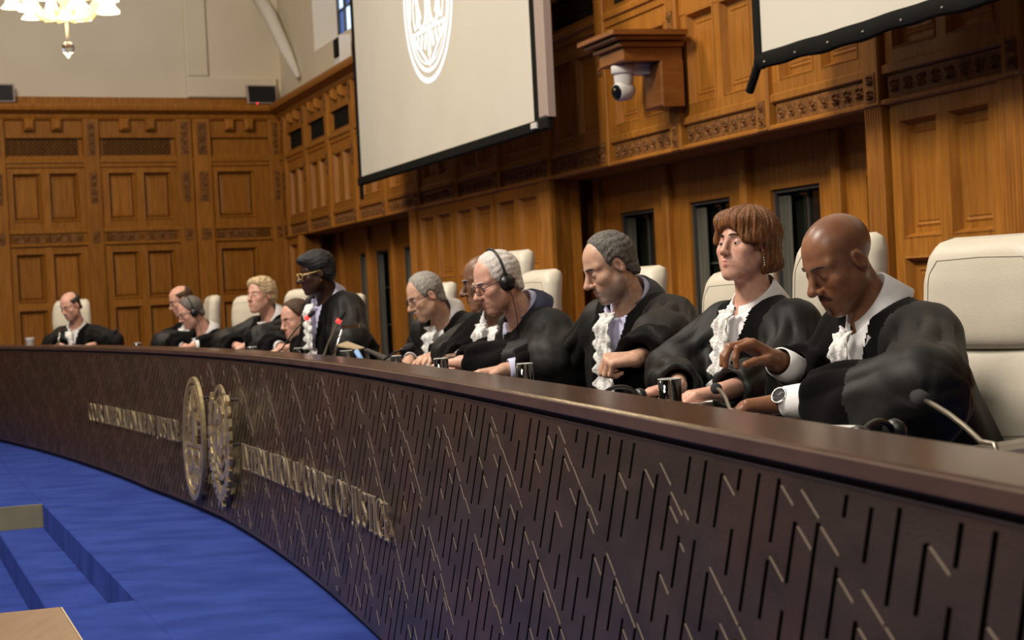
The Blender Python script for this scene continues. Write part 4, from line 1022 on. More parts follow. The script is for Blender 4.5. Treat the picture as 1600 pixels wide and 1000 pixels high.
# ------------------------------------------------------------------ a judge in a robe
DESK_Z = .70; DESK_EDGE = .48
def ik(S, W, l1, l2, hint):
    d = W-S; D = min(d.length, (l1+l2)*.995); u = d.normalized(); a = (l1*l1-l2*l2+D*D)/(2*D)
    h = math.sqrt(max(l1*l1-a*a, 0)); hv = Vector(hint); hv = norm(hv-u*hv.dot(u))
    return S+u*a+hv*h
def as_part(name, v, q, m, parent, smooth=True): return mesh_np(name, v, q, M[m] if isinstance(m, str) else m, parent, smooth)
def judge(sp):
    sc = sp.get('scale', 1.0); h = sp['res']
    head = Vector(sp['head']); yaw = math.radians(sp['yaw']); pit = math.radians(sp['pitch'])
    fh = Vector((-math.cos(yaw), -math.sin(yaw), 0)); Z = Vector((0, 0, 1))
    f = norm(fh*math.cos(pit)-Z*math.sin(pit)); l = norm(Z.cross(fh)); rl = math.radians(sp.get('roll', 0))
    u = f.cross(l); l, u = norm(l*math.cos(rl)+u*math.sin(rl)), norm(u*math.cos(rl)-l*math.sin(rl))
    RH = np.array([V3(f), V3(l), V3(u)]).T           # world vec @ RH -> local
    hc = V3(head); hs = sp.get('head_scale', 1.0)*sc
    loc = lambda P: ((P-hc)@RH/hs).astype(f32)
    wor = lambda q: Vector(tuple(hc+(RH@np.array(q, f32))*hs))
    par = sp.get('par', {})
    Nk = Vector(sp['neck']); by = math.radians(sp.get('body_yaw', sp['yaw']))
    bf = Vector((-math.cos(by), -math.sin(by), 0)); bl = Z.cross(bf)
    pel = Nk-bf*sp.get('lean', .16)*sc-Z*sp.get('drop', .46)*sc
    tu = norm(Nk-pel); tf = norm(bf-tu*bf.dot(tu)); RB = np.array([V3(tf), V3(bl), V3(tu)]).T; nk = V3(Nk)
    sw = sp.get('shoulder', .158)*sc
    SL, SR = Nk+bl*sw-tu*.078*sc+tf*sp.get('sl_f', 0.0), Nk-bl*sw-tu*.078*sc+tf*sp.get('sr_f', .0)
    arms = []
    for side, S in ((1, SL), (-1, SR)):
        a = sp['arms'][0 if side > 0 else 1]; W = Vector(a['wrist'])
        if (W-S).length > .56*sc*1.02: W = S+(W-S).normalized()*.56*sc
        E = Vector(a['elbow']) if 'elbow' in a else ik(S, W, .295*sc, .265*sc, bl*side*a.get('out', .8)-Z*.6-tf*.35)
        E.z = max(E.z, DESK_Z+.075*sc) if a.get('on_desk', True) else E.z
        arms.append((side, S, E, W, a))
    top = head+u*-.055*hs-f*.022*hs
    # --- continuous body mesh: head, neck, trunk, arms and hands
    hands = []
    for side, S, E, W, a in arms:
        F = Vector(a['dir']) if 'dir' in a else norm((W-E).normalized()+Vector((0, 0, -.05)))
        hands.append((W, hand_prims(W, F, a.get('palm', (0, 0, -1)), a.get('thumb_dir', -bl*side), a.get('curl', RELAX), sc*a.get('hs', .98), a.get('thumb', (1, .5)), a.get('spread', .04))))
    def trunk(P):
        d = s_cap(P, Nk-tu*.06*sc, top, .060*sc, .050*sc*sp.get('head_scale', 1.0)**.5)
        d = smin(d, s_cap(P, Nk-tu*.10*sc, pel, .085*sc, .11*sc), .06)
        d = smin(d, s_cap(P, SL, SR, .042*sc, .042*sc), .05)
        for side, S, E, W, a in arms:
            d = smin(d, s_cap(P, S, E, .044*sc, .038*sc), .02); d = smin(d, s_cap(P, E, W, .038*sc, .0255*sc), .012)
        return d
    def body(P):
        d = trunk(P)
        r = np.sqrt(((P-hc)**2).sum(1)); m = r < .24*hs
        if m.any(): d[m] = smin(d[m], head_sdf(loc(P[m]), par)*hs, .018)
        for W, pr in hands:
            w = V3(W+ (pr[3][1]-W)*.5); r = np.sqrt(((P-w)**2).sum(1)); m = r < .19*sc
            if m.any():
                Q = P[m]; dd = None
                for a_, b_, ra, rb, k in pr:
                    c = s_cap(Q, a_, b_, ra, rb); dd = c if dd is None else smin(dd, c, k)
                d[m] = smin(d[m], dd, .012)
        return d
    pts = [head+Vector(o)*.16*hs for o in ((1, 1, 1), (-1, -1, -1))]+[pel, SL, SR]+[x for _, S, E, W, a in arms for x in (E, W)]+[q for W, pr in hands for p_ in pr for q in p_[:2]]
    lo = Vector([min(p[i] for p in pts)-.10 for i in range(3)]); hi = Vector([max(p[i] for p in pts)+.10 for i in range(3)])
    v, q = surface_nets(body, lo, hi, h)
    root = mesh_np('person', v, q, M[sp['skin']]); tag(root, sp['label'], 'person')
    # tint: lips, cheeks, stubble, beard
    L_ = loc(v.astype(f32)); tint = np.ones((len(v), 4), f32); La = np.abs(L_[:, 1])
    inh = np.sqrt((L_**2).sum(1)) < .17
    def blend(w, c):
        w = np.clip(w, 0, 1)*inh; tint[:, :3] = tint[:, :3]*(1-w[:, None])+tint[:, :3]*np.array(c, f32)*w[:, None]
    lips = np.minimum(s_cap(L_, (.0960, 0, -.0600), (.0815, .0225, -.0655), .006, .003), s_cap(np.stack([L_[:, 0], La, L_[:, 2]], 1), (.0950, 0, -.0722), (.0820, .0205, -.0680), .0065, .0035))
    lips = np.minimum(lips, s_cap(np.stack([L_[:, 0], La, L_[:, 2]], 1), (.0960, 0, -.0600), (.0815, .0225, -.0655), .006, .003))
    blend(1-np.maximum(lips, 0)/.002, sp.get('lip', (.80, .52, .50)))
    for c, r, w, col in (((.07, .045, -.03), .03, .5, (1.04, .80, .78)), ((.118, 0, -.028), .018, .5, (1.03, .82, .80)), ((-.012, .082, 0), .035, .5, (1.0, .78, .74)), ((.09, .033, .002), .020, .5, (.82, .74, .74))):
        blend(w*(1-np.sqrt(((np.stack([L_[:, 0], La, L_[:, 2]], 1)-V3(c))**2).sum(1))/r), col)
    if 'beard' in sp:
        bc, bs = sp['beard']
        jawl = np.interp(L_[:, 0], [-.02, .02, .06, .09], [.03, -.035, -.052, -.046])
        blend(bs*np.clip((jawl-L_[:, 2])/.012, 0, 1)*(L_[:, 0] > -.012)*(lips > .002)*np.clip((L_[:, 2]+.150)/.03, 0, 1), bc)
    if 'stache' in sp:
        sd = s_cap(np.stack([L_[:, 0], La, L_[:, 2]], 1), (.097, .0, -.0510), (.086, .024, -.062), .006, .005)
        blend(sp['stache'][1]*(1-np.maximum(sd, 0)/.003), sp['stache'][0])
        sd = s_sph(L_, (.088, 0, -.096), .014); blend(sp['stache'][1]*.8*(1-np.maximum(sd, 0)/.008), sp['stache'][0])
    if 'scalp' in sp:
        FBs = np.interp(L_[:, 2], [-.06, -.03, 0, .03, .06, .09, .13], [-.05, -.02, .012, .03, .045, .055, .05])
        blend(sp['scalp'][1]*np.clip((FBs-L_[:, 0])/.012, 0, 1)*(La < .0765+.02*(L_[:, 2] > .03))*(L_[:, 2] > -.065), sp['scalp'][0])
    ca = root.data.color_attributes.new('tint', 'FLOAT_COLOR', 'POINT'); ca.data.foreach_set('color', tint.ravel())
    # --- eyes
    if sp.get('eyes', True):
        for s in (-1, 1):
            g = norm(wor((1, 0, -.12-.25*par.get('lid', 0)))-wor((0, 0, 0))); c = wor((.0712, .032*s, .003))
            bm = bmesh.new(); lathe(bm, [(0, -.0136*hs)]+[(.0139*hs*math.sin(t), -.0139*hs*math.cos(t)) for t in np.linspace(.3, PI-.05, 16)]+[(0, .0139*hs)], Matrix.Translation(c)@g.to_track_quat('Z', 'Y').to_matrix().to_4x4(), 18)
            e = mesh_of('eye', bm, M['eye_white'], root, True); e.data.materials.append(M['iris']); e.data.materials.append(M['pupil'])
            for pl in e.data.polygons:
                ang = (Vector(pl.center)-c).angle(g); pl.material_index = 2 if ang < .20 else (1 if ang < .46 else 0)
    # --- brows
    if 'brow' in sp:
        for s in (-1, 1):
            bm = bmesh.new(); tube(bm, [wor((.0960, .013*s, .0275)), wor((.0940, .022*s, .0300)), wor((.0865, .035*s, .0310)), wor((.0725, .049*s, .0255))], [.0022*hs, .0032*hs, .0028*hs, .0012*hs], 8)
            mesh_of('eyebrow', bm, M[sp['brow']], root, True)
    # --- hair
    if 'hair' in sp:
        ha = sp['hair']; b = .20*hs; hr = max(h*.9, .0032)
        hv, hq = surface_nets(lambda P: hair_sdf(loc(P), ha)*hs, head-Vector((b, b, b)), head+Vector((b, b, b)), hr)
        if len(hv): as_part('hair', hv, hq, ha['mat'], root)
    if sp.get('moustache'):
        bm = bmesh.new(); tube(bm, [wor((.083, -.024, -.061)), wor((.094, -.013, -.0545)), wor((.0985, 0, -.0525)), wor((.094, .013, -.0545)), wor((.083, .024, -.061))], [.002*hs, .0050*hs, .0048*hs, .0050*hs, .002*hs], 8)
        mesh_of('moustache', bm, M[sp['moustache']], root, True)
    # --- spectacles, headphones, earrings
    if 'specs' in sp:
        bm = bmesh.new()
        for s in (-1, 1):
            pts = []
            for i in range(24):
                t = 2*PI*i/24; cx_ = abs(math.cos(t))**.6*math.copysign(1, math.cos(t)); sx_ = abs(math.sin(t))**.6*math.copysign(1, math.sin(t))
                x = .033*s+.0265*cx_; pts.append(wor((.1075-.012*(abs(x)/.06)**2, x, .000+.0175*sx_)))
            loop_tube(bm, pts, .0016*hs*sp.get('specs_w', 1), 6)
            tube(bm, [wor((.094, .0595*s, .008)), wor((.080, .070*s, .009)), wor((.02, .078*s, .010)), wor((-.012, .081*s, .014)), wor((-.026, .082*s, -.004))], .0019*hs*sp.get('specs_w', 1), 6)
        tube(bm, [wor((.1085, -.008, .006)), wor((.1115, 0, .008)), wor((.1085, .008, .006))], .0016*hs, 6)
        so = mesh_of('spectacles', bm, M[sp['specs']], root, True)
    if sp.get('headphones'):
        bm = bmesh.new(); tube(bm, [wor((-.006-.02*math.sin(t), .094*math.cos(t), .012+.128*math.sin(t))) for t in np.linspace(0, PI, 28)], .0055*hs, 8)
        hp = mesh_of('headphones', bm, M['black_plastic'], root, True); hp['label'] = 'black headphones worn over the head'
        for s in (-1, 1):
            X = (wor((0, s, 0))-wor((0, 0, 0))).normalized()
            Mx = Matrix.Translation(wor((-.008, .076*s, -.008)))@X.to_track_quat('Z', 'Y').to_matrix().to_4x4()@Matrix.Scale(hs, 4)
            bm = bmesh.new(); lathe(bm, [(.0, 0), (.033, .0), (.036, .008), (.034, .018), (.029, .022), (.026, .030), (.010, .033), (0, .033)], Mx, 22); mesh_of('ear_cup', bm, M['black_plastic'], hp, True)
        bm = bmesh.new(); tube(bm, [wor((-.004, .095, -.036)), wor((.0, .097, -.08)), wor((.0, .09, -.13))+Vector((0, 0, -.02)), wor((.02, .085, -.19))+Vector((0, 0, -.05))], .0016, 6); mesh_of('cable', bm, M['black_plastic'], hp, True)
    if 'earring' in sp:
        for s in (-1, 1):
            c = wor((-.006, .0835*s, -.037)); e = None
            bm = bmesh.new()
            for i in range(sp['earring'][1]): blob(bm, c-Z*(.007+.0085*i)*hs, (.0042*hs,)*3, n=6)
            if sp['earring'][1] > 1: tube(bm, [c, c-Z*.034*hs], .0012, 6)
            eo = mesh_of('earring', bm, M[sp['earring'][0]], root, True); eo['kind'] = 'thing'
    # --- robe
    KZ = [-.62, -.46, -.30, -.18, -.09, -.03, .03]
    KW = [.24, .225, .215, .212, .195, .115, .075]; KD = [.17, .15, .138, .128, .105, .082, .070]
    bulk = sp.get('bulk', 1.0)
    bp0, bd0, bn0 = bench_at(t_of_y(Nk.y+.0)); edge = V3(bp0+bn0*DESK_EDGE); nrm_ = V3(bn0)
    fold_ph = sp.get('seed', 1)*1.7
    def sleeve(P, S, E, W, side, sl_end):
        a = V3(S); b = V3(E); ba = b-a; pa = P-a; L2 = float(ba@ba); t = np.clip(pa@ba/L2, 0, 1)
        x = norm(Vector(ba).cross(Z) if abs(Vector(ba).normalized().dot(Z)) < .95 else bf); y = norm(Vector(ba).cross(x))
        ang = np.arctan2(pa@V3(y), pa@V3(x)); r = np.sqrt(((pa-t[:, None]*ba)**2).sum(1))
        fo = .010*sc*(.7-np.abs(np.sin(4.5*ang+fold_ph+1.2*np.sin(3*t)))*1.3+.35*np.sin(5*ang-5*t+fold_ph*2))*np.clip(t*1.6+.25, 0, 1)*np.clip((1.1-t)*3, 0, 1)*np.clip(r/.05-.2, 0, 1)
        d = r-(.070+.019*t)*sc*bulk+fo
        we = E.lerp(W, sl_end); b2 = V3(we); ba2 = b2-b; pa2 = P-b; t2 = np.clip(pa2@ba2/max(float(ba2@ba2), 1e-6), 0, 1)
        x2 = norm(Vector(ba2).cross(Z)+Vector((1e-4, 0, 0))); y2 = norm(Vector(ba2).cross(x2)); ang2 = np.arctan2(pa2@V3(y2), pa2@V3(x2))
        r2 = np.sqrt(((pa2-t2[:, None]*ba2)**2).sum(1))
        fo2 = .007*sc*(.6-np.abs(np.sin(3.5*ang2+3*t2+fold_ph))*1.2+.6*np.sin(13*t2+3*ang2))*np.clip(r2/.05-.2, 0, 1)
        d2 = r2-(.080-.014*t2)*sc*bulk+fo2
        d2 = smax(d2, (P-b2)@(ba2/np.linalg.norm(ba2))-.004, .012)
        dz = Z*.040*sc
        d2 = smin(d2, smax(s_cap(P, E-dz, we-dz, .080*sc, .066*sc)+fo2, (P-b2)@(ba2/np.linalg.norm(ba2))-.004, .012), .03)
        d2 = smax(d2, -s_cap(P, we-(W-E).normalized()*.03, we+(W-E).normalized()*.2, .044*sc, .05*sc), .008)
        return smin(d, d2, .05)
    def robe(P, arms_on=True):
        q = (P-nk)@RB/sc; ff, ll, uu = q[:, 0], q[:, 1], q[:, 2]
        w = np.interp(uu, KZ, KW)*bulk; dd = np.interp(uu, KZ, KD)*bulk; f0 = np.interp(uu, [-.5, -.25, -.1, 0], [.03, .03, .012, 0])
        k0 = np.sqrt((ll/w)**2+((ff-f0)/dd)**2)+1e-6
        d = (k0-1)*np.minimum(w, dd)
        d = d+.0045*np.sin(ll*62+np.sin(uu*14)*1.2+fold_ph)*np.clip(-uu*6, 0, 1)+.004*np.sin(ll*27-uu*16+fold_ph)*np.clip(-uu*5, 0, 1)
        d = np.maximum(d, uu-.0); d = np.maximum(d, -uu-.60); d = d*sc
        for S in (SL, SR): d = smin(d, s_cap(P, Nk-tu*.055*sc, S, .062*sc*bulk, .068*sc*bulk), .045)
        for side, S, E, W, a in (arms if arms_on else ()): d = smin(d, sleeve(P, S, E, W, side, a.get('sl', .86)), .045)
        d = smax(d, -s_cap(P, Nk-tu*.035*sc+tf*.012*sc, top+(top-Nk)*.4+tf*.02, .066*sc, .10*sc), .010)
        on = ((P-edge)@nrm_) < 0
        return np.where(on, np.maximum(d, DESK_Z+.003-P[:, 2]), d)
    rh = sp.get('robe_res', max(h*1.7, .0075))
    ext = .13*sc*bulk
    pts = [Nk, SL, SR, pel]+[x for _, S, E, W, a in arms for x in (E, E.lerp(W, .85))]
    lo = Vector([min(p[i] for p in pts)-ext for i in range(3)]); hi = Vector([max(p[i] for p in pts)+ext for i in range(3)])
    lo.x = min(lo.x, pel.x-.27); lo.y = min(lo.y, pel.y-.27); hi.x = max(hi.x, pel.x+.27); hi.y = max(hi.y, pel.y+.27); lo.z = max(pel.z-.12, .30)
    rv, rq = surface_nets(robe, lo, hi, rh, B=5, slack=1.9)
    ql = (rv-nk)@RB/sc; cen = ql[rq].mean(1)
    axis = V3(tu); neckd = np.hypot(cen[:, 0], cen[:, 1])
    vw = sp.get('velvet', .115)
    vel = (((np.abs(cen[:, 1]) < vw) & (cen[:, 0] > .02) & (cen[:, 2] < .03)) | ((neckd < .135) & (cen[:, 2] > -.07)))
    # sleeve parts lying in front of the chest stay plain cloth
    pc = rv[rq].mean(1).astype(f32); cuffs = []
    for side, S, E, W, a in arms:
        sd = np.minimum(s_cap(pc, S.lerp(E, .25), E, .098*sc, .112*sc), s_cap(pc, E, E.lerp(W, .86), .112*sc, .10*sc)); vel &= ~(sd < .004)
        if a.get('cuff_band', True):
            ax_ = (W-E).normalized(); tt = (pc-V3(E))@V3(ax_)/max((W-E).length, .01); cuffs.append((sd < .03) & (tt > .42))
    for c_ in cuffs: vel &= ~c_
    allc = np.zeros(len(vel), bool)
    for c_ in cuffs: c_ &= ~allc; allc |= c_
    def sub(mask, name, m):
        if not mask.any(): return
        fq = rq[mask]; ids, inv = np.unique(fq, return_inverse=True); inv = inv.reshape(-1, 4); lab = np.arange(len(ids))
        for _ in range(400):                     # keep the largest connected patch only; stray flecks fall back to plain cloth
            mn = lab[inv].min(1); new = lab.copy(); np.minimum.at(new, inv.ravel(), np.repeat(mn, 4))
            if (new == lab).all(): break
            lab = new
        fl_ = lab[inv[:, 0]]; u_, n_ = np.unique(fl_, return_counts=True)
        if len(u_) > 1 and name != 'robe':
            keep = fl_ == u_[n_.argmax()]; idx = np.nonzero(mask)[0]; stray[idx[~keep]] = True; mask = mask.copy(); mask[idx[~keep]] = False
        ids, inv = np.unique(rq[mask], return_inverse=True); return as_part(name, rv[ids], inv.reshape(-1, 4), m, root)
    vfr = (np.abs(cen[:, 1]) < .062+.25*np.minimum(cen[:, 2], 0)) & (cen[:, 0] > .02) & vel
    stray = np.zeros(len(vel), bool)
    for c_ in cuffs: sub(c_, 'velvet_cuff', 'velvet')
    sub(vel & ~vfr, 'velvet_facing', 'velvet'); sub(vfr, 'shirt_front', sp.get('collar_mat', 'shirt'))
    sub((~vel & ~allc) | stray, 'robe', 'robe')
    # --- shirt collar and cuffs
    nt = norm(top-Nk); cx1 = norm(tf-nt*tf.dot(nt)); cy1 = nt.cross(cx1)
    bm = bmesh.new(); rows = []
    gap = .16; nC = 40; cs = sp.get('collar', 1.0)
    for i in range(nC+1):
        t = gap+(2*PI-2*gap)*i/nC; fr_ = .5*(1+math.cos(t)); c, s = math.cos(t), math.sin(t)
        pnt = lambda r, z: Nk+cx1*(c*r+.006)*sc+cy1*s*r*sc*.97+nt*z*sc
        tip = max(0, 1-abs(t-gap)/.35)+max(0, 1-abs(2*PI-gap-t)/.35)
        zt = (.052-.050*fr_)*(.6+.4*cs)
        rows.append([pnt(.068, -.055-.02*fr_), pnt(.0640, zt-.006), pnt(.0665, zt), pnt(.0715, zt-.007), pnt(.096+.012*tip+.006*cs, -.012-.030*fr_-.040*tip*cs), pnt(.092+.012*tip+.006*cs, -.016-.030*fr_-.040*tip*cs)])
    quad_grid(bm, rows); mesh_of('shirt_collar', bm, M[sp.get('collar_mat', 'shirt')], root, True)
    if 'jacket' in sp:
        bm = bmesh.new(); rows = []
        for i in range(25):
            t = 1.0+(2*PI-2.0)*i/24; c, s = math.cos(t), math.sin(t); pnt = lambda r, z: Nk+cx1*c*r*sc+cy1*s*r*sc+nt*z*sc
            rows.append([pnt(.075, .030), pnt(.080, .034), pnt(.098, .0), pnt(.105, -.03)])
        quad_grid(bm, rows); mesh_of('jacket_collar', bm, M[sp['jacket']], root, True)
    for side, S, E, W, a in arms:
        if not a.get('cuff', True): continue
        ax_ = (W-E).normalized(); b0 = W-ax_*a.get('cuff_len', .075)*sc; bm = bmesh.new()
        lathe(bm, [(.037*sc, 0), (.039*sc, .5*a.get('cuff_len', .075)*sc), (.0365*sc, (a.get('cuff_len', .075)-.012)*sc), (.0335*sc, (a.get('cuff_len', .075)-.012)*sc)], Matrix.Translation(b0)@ax_.to_track_quat('Z', 'Y').to_matrix().to_4x4(), 22)
        mesh_of('shirt_cuff', bm, M[sp.get('collar_mat', 'shirt')], root, True)
    # --- jabot laid on the chest
    if sp.get('jabot', True):
        J = sp.get('jab', {}); n0, n1 = J.get('z0', -.012), J.get('z1', -.34); rows_n, cols_n = 44, 19
        bm = bmesh.new(); lat = J.get('lat', 0.0); drift = J.get('drift', 0.0)
        zz = np.linspace(n0, n1, rows_n); Vn = []
        uu, vv = np.meshgrid(zz, np.linspace(-1, 1, cols_n), indexing='ij')
        wd = np.interp(uu, [n1, n1*.72, n0], [J.get('w1', .040), J.get('w1', .040)*1.02, .030])
        tt = (uu-n0)/(n1-n0)
        base = nk[None]+(RB[:, 2][None]*uu.ravel()[:, None]+RB[:, 1][None]*((vv*wd+lat+drift*tt).ravel())[:, None])*sc
        dist = np.full(len(base), .34*sc, f32)
        for _ in range(26):
            dd = ev(lambda Q: robe(Q, False), (base+RB[:, 0][None]*dist[:, None]).astype(f32)); dist = np.maximum(dist-np.maximum(dd, -.01)*.9, .03)
        DI = dist.reshape(uu.shape); DI = np.maximum.accumulate(DI[::-1], 0)[::-1]*.4+DI*.6
        DI = np.broadcast_to(DI.mean(1, keepdims=True), DI.shape)*.65+DI*.35
        neckf = np.clip((uu-n0)/.05+1, 0, 1)
        ruff = .0045*np.sin(vv*6.5+uu*18)+.0035*np.sin(vv*13-uu*40)+.003*np.sin(uu*95+vv*2)
        edge_ = .006*np.abs(vv)**3*np.sin(uu*150+vv*3)
        tier = np.where(tt < .66, .010, .0)+np.clip((tt-.55)/.11, 0, 1)*(tt < .66)*.008
        off = .010+ruff+edge_+tier
        pw = base+RB[:, 0][None]*((DI+off*sc).ravel())[:, None]
        pw = pw+RB[:, 1][None]*((edge_*1.4*np.sign(vv)).ravel())[:, None]
        f_ = []
        for i in range(rows_n-1):
            for j in range(cols_n-1): k = i*cols_n+j; f_.append((k, k+cols_n, k+cols_n+1, k+1))
        jo = as_part('jabot', pw, np.array(f_), 'lace', root); md = jo.modifiers.new('thick', 'SOLIDIFY'); md.thickness = .004; md.offset = 1
    return root, arms, wor
# ------------------------------------------------------------------ the judges, nearest first
def Y(px, py, d): return at_y(px, py, d)
def D(px, py, z=.742): return at_z(px, py, z)
X_ = Vector
HR = dict(U=[-.085, -.06, -.03, -.005, .03, .06, .09, .13])
PEOPLE = []
def add(**k): PEOPLE.append(k); return k
add(label='person in black robe with a wristwatch, looking down, right hand raised', res=.0034, head=Y(1311, 410, 4.15), yaw=24, pitch=27, neck=Y(1366, 480, 4.17), body_yaw=24,
    skin='skin_brown', par=dict(lid=.75, nose=1.12, jaw=1.0), lip=(.72, .48, .46), scalp=((.62, .60, .60), .75), stache=((.18, .16, .16), .9), beard=((.55, .52, .52), .35), brow='hair_stubble', lean=.20, bulk=1.02, seed=1, collar=1.35,
    jab=dict(w1=.044, lat=.012, z1=-.30), shoulder=.150, robe_res=.0062,
    arms=[dict(wrist=Y(1222, 629, 4.0), elbow=Y(1446, 618, 3.76), dir=(-1, .10, -.06), palm=(.05, -.25, -1), thumb_dir=(0, 1, .2), curl=[CU(22, 30, 18), CU(28, 34, 20), CU(34, 38, 20), CU(38, 40, 22)], cuff_len=.095, sl=.74),
          dict(wrist=Y(1212, 563, 4.22), elbow=Y(1300, 612, 4.40), dir=(-.80, -.25, .50), palm=(-.55, -.25, -.75), thumb_dir=(-.3, -1, -.2), curl=PINCH, thumb=(.7, 1.2), cuff_len=.10, on_desk=False, sl=.74)])
add(label='person in black robe with drop earrings sitting upright, both hands on a notebook', res=.0034, head=Y(1163, 384, 4.97), yaw=42, pitch=-6, neck=Y(1181, 468, 5.0), body_yaw=30, scale=.95, head_scale=1.02,
    skin='skin_pink', par=dict(female=1, jaw=1.02, nose=.92, lid=.22), lip=(.86, .50, .48), brow='hair_brown', hair=dict(kind='bob', mat='hair_auburn', wave=.0022), lean=.06, drop=.48, seed=2, earring=('silver', 4), shoulder=.165, bulk=.95, collar=1.4,
    jab=dict(w1=.042, z1=-.37), robe_res=.0066,
    arms=[dict(wrist=D(1128, 612), elbow=Y(1236, 596, 4.78), dir=(-1, -.1, -.05), curl=RELAX, cuff=False, cuff_band=False), dict(wrist=D(1060, 604), dir=(-1, -.2, -.12), curl=FLAT, cuff=False, cuff_band=False)])
add(label='person in black robe over a grey jacket, fist on desk, other arm stretched left', res=.0036, head=Y(952, 417, 5.8), yaw=17, pitch=24, neck=Y(988, 467, 5.86), body_yaw=38, scale=1.03,
    skin='skin_fair', par=dict(lid=.6, nose=1.15), beard=((.74, .86, 1.0), .95), brow='hair_dark', hair=dict(kind='short', mat='hair_salt', th=.009, FB=[-.070, -.052, -.016, .030, .040, .040, .044, .046]), lean=.12, seed=3, collar=1.0, collar_mat='shirt_blue', jacket='suit_grey', bulk=1.08,
    jab=dict(w1=.045, z1=-.38), robe_res=.0072,
    arms=[dict(wrist=D(966, 594, .765), dir=(-1, -.15, .0), palm=(0, .4, -1), curl=FIST, thumb=(.6, 1.2), cuff=False, sl=.97), dict(wrist=Y(790, 578, 6.2), dir=(-1, .1, -.05), curl=FLAT, cuff_len=.07)])
add(label='person in black robe, spectacles and black headphones, the nearer headphone wearer, head bowed', res=.0042, head=Y(776, 441, 6.4), yaw=25, pitch=20, neck=Y(822, 487, 6.46), body_yaw=22, scale=1.06,
    skin='skin_pink', par=dict(lid=.6, nose=1.12), brow='hair_white', hair=dict(kind='short', mat='hair_white', th=.010, FB=[-.070, -.052, -.016, .032, .050, .050, .050, .046]), specs='specs_dark', headphones=True, lean=.16, seed=4, collar_mat='shirt_blue', jacket='suit_navy', bulk=1.05,
    jab=dict(w1=.035, z1=-.22, lat=-.05), robe_res=.0085,
    arms=[dict(wrist=Y(722, 566, 6.45), elbow=Y(868, 566, 6.2), curl=FLAT, cuff=False), dict(wrist=Y(712, 570, 6.75), curl=FLAT, cuff=False)])
add(label='person in black robe, in profile, half hidden behind the nearer headphone wearer', res=.0055, head=Y(757, 441, 7.2), yaw=6, pitch=12, neck=Y(782, 486, 7.26), body_yaw=36, scale=1.08,
    skin='skin_deep', par=dict(lid=.4, nose=1.2), lip=(.8, .6, .6), beard=((2.2, 2.3, 2.5), .6), brow='hair_grey', hair=dict(kind='balding', mat='hair_grey', th=.004, top=.06), lean=.16, seed=5,
    jab=dict(w1=.05, z1=-.36), robe_res=.010,
    arms=[dict(wrist=Y(733, 556, 7.0), curl=RELAX), dict(wrist=Y(725, 560, 7.3), curl=RELAX)])
add(label='person in black robe and thin dark spectacles reading papers, right of the rising person', res=.0055, head=Y(664, 463, 8.3), yaw=24, pitch=24, neck=Y(695, 492, 8.38), body_yaw=46, scale=1.08,
    skin='skin_fair', par=dict(lid=.6, nose=1.12), brow='hair_salt', hair=dict(kind='short', mat='hair_grey', th=.009, FB=[-.070, -.052, -.016, .032, .052, .056, .058, .054]), specs='specs_dark', moustache='hair_white', lean=.18, seed=6, collar=1.5,
    jab=dict(w1=.060, z1=-.36), robe_res=.010,
    arms=[dict(wrist=D(664, 567), elbow=Y(738, 560, 8.05), curl=RELAX), dict(wrist=Y(640, 563, 8.7), elbow=Y(668, 545, 8.9), curl=RELAX)])
add(label='person in black robe and yellow spectacles rising and leaning forward over the desk', res=.006, head=Y(493, 427, 9.4), yaw=18, pitch=10, neck=Y(513, 461, 9.46), body_yaw=36, scale=1.04,
    skin='skin_dark', par=dict(female=1, nose=1.25, lid=.3, jaw=1.02), lip=(1.2, .8, .8), hair=dict(kind='cap', mat='hair_black', wave=.0015, FB=[-.070, -.052, -.022, .018, .050, .075, .1, .1]), specs='specs_gold', specs_w=1.9, earring=('gold', 1), lean=.14, drop=.46, seed=7, collar_mat='shirt_blue', bulk=1.1,
    jab=dict(w1=.042, z1=-.34), robe_res=.011,
    arms=[dict(wrist=Y(585, 560, 9.1), elbow=Y(548, 536, 9.05), dir=(-1, 0, -.2), cuff=False), dict(wrist=Y(505, 556, 9.5), dir=(-1, 0, -.2), cuff=False)])
add(label='person stooping low over the desk, one hand out, left of the rising person', res=.0065, head=Y(462, 499, 10.9), yaw=38, pitch=14, neck=Y(487, 530, 10.97), body_yaw=35, scale=1.10,
    skin='skin_pink', par=dict(lid=.7), brow='hair_brown', hair=dict(kind='short', mat='hair_brown', th=.010), lean=.26, drop=.36, seed=8, robe_res=.012, jab=dict(w1=.04, z1=-.2),
    arms=[dict(wrist=Y(462, 541, 10.5), elbow=Y(505, 541, 10.3), dir=(-1, -.1, -.1), curl=RELAX, hs=1.1), dict(wrist=Y(440, 543, 11.0), curl=RELAX)])
add(label='person in black robe sitting upright and turned to the courtroom, left of the stooping person', res=.0065, head=Y(407, 462, 11.7), yaw=50, pitch=-2, neck=Y(425, 493, 11.76), body_yaw=55, scale=1.02,
    skin='skin_pink', par=dict(female=1, jaw=.95, nose=.95, lid=.3), lip=(.9, .5, .5), brow='hair_blond', hair=dict(kind='cap', mat='hair_blond', wave=.003, FB=[-.070, -.050, -.022, .018, .044, .062, .078, .08]), lean=.12, seed=9, robe_res=.011, collar=1.9, bulk=1.0, jab=dict(w1=.05, z1=-.2),
    arms=[dict(wrist=Y(384, 541, 11.2), elbow=Y(412, 530, 11.2), cuff=False), dict(wrist=Y(372, 541, 11.6), cuff=False)])
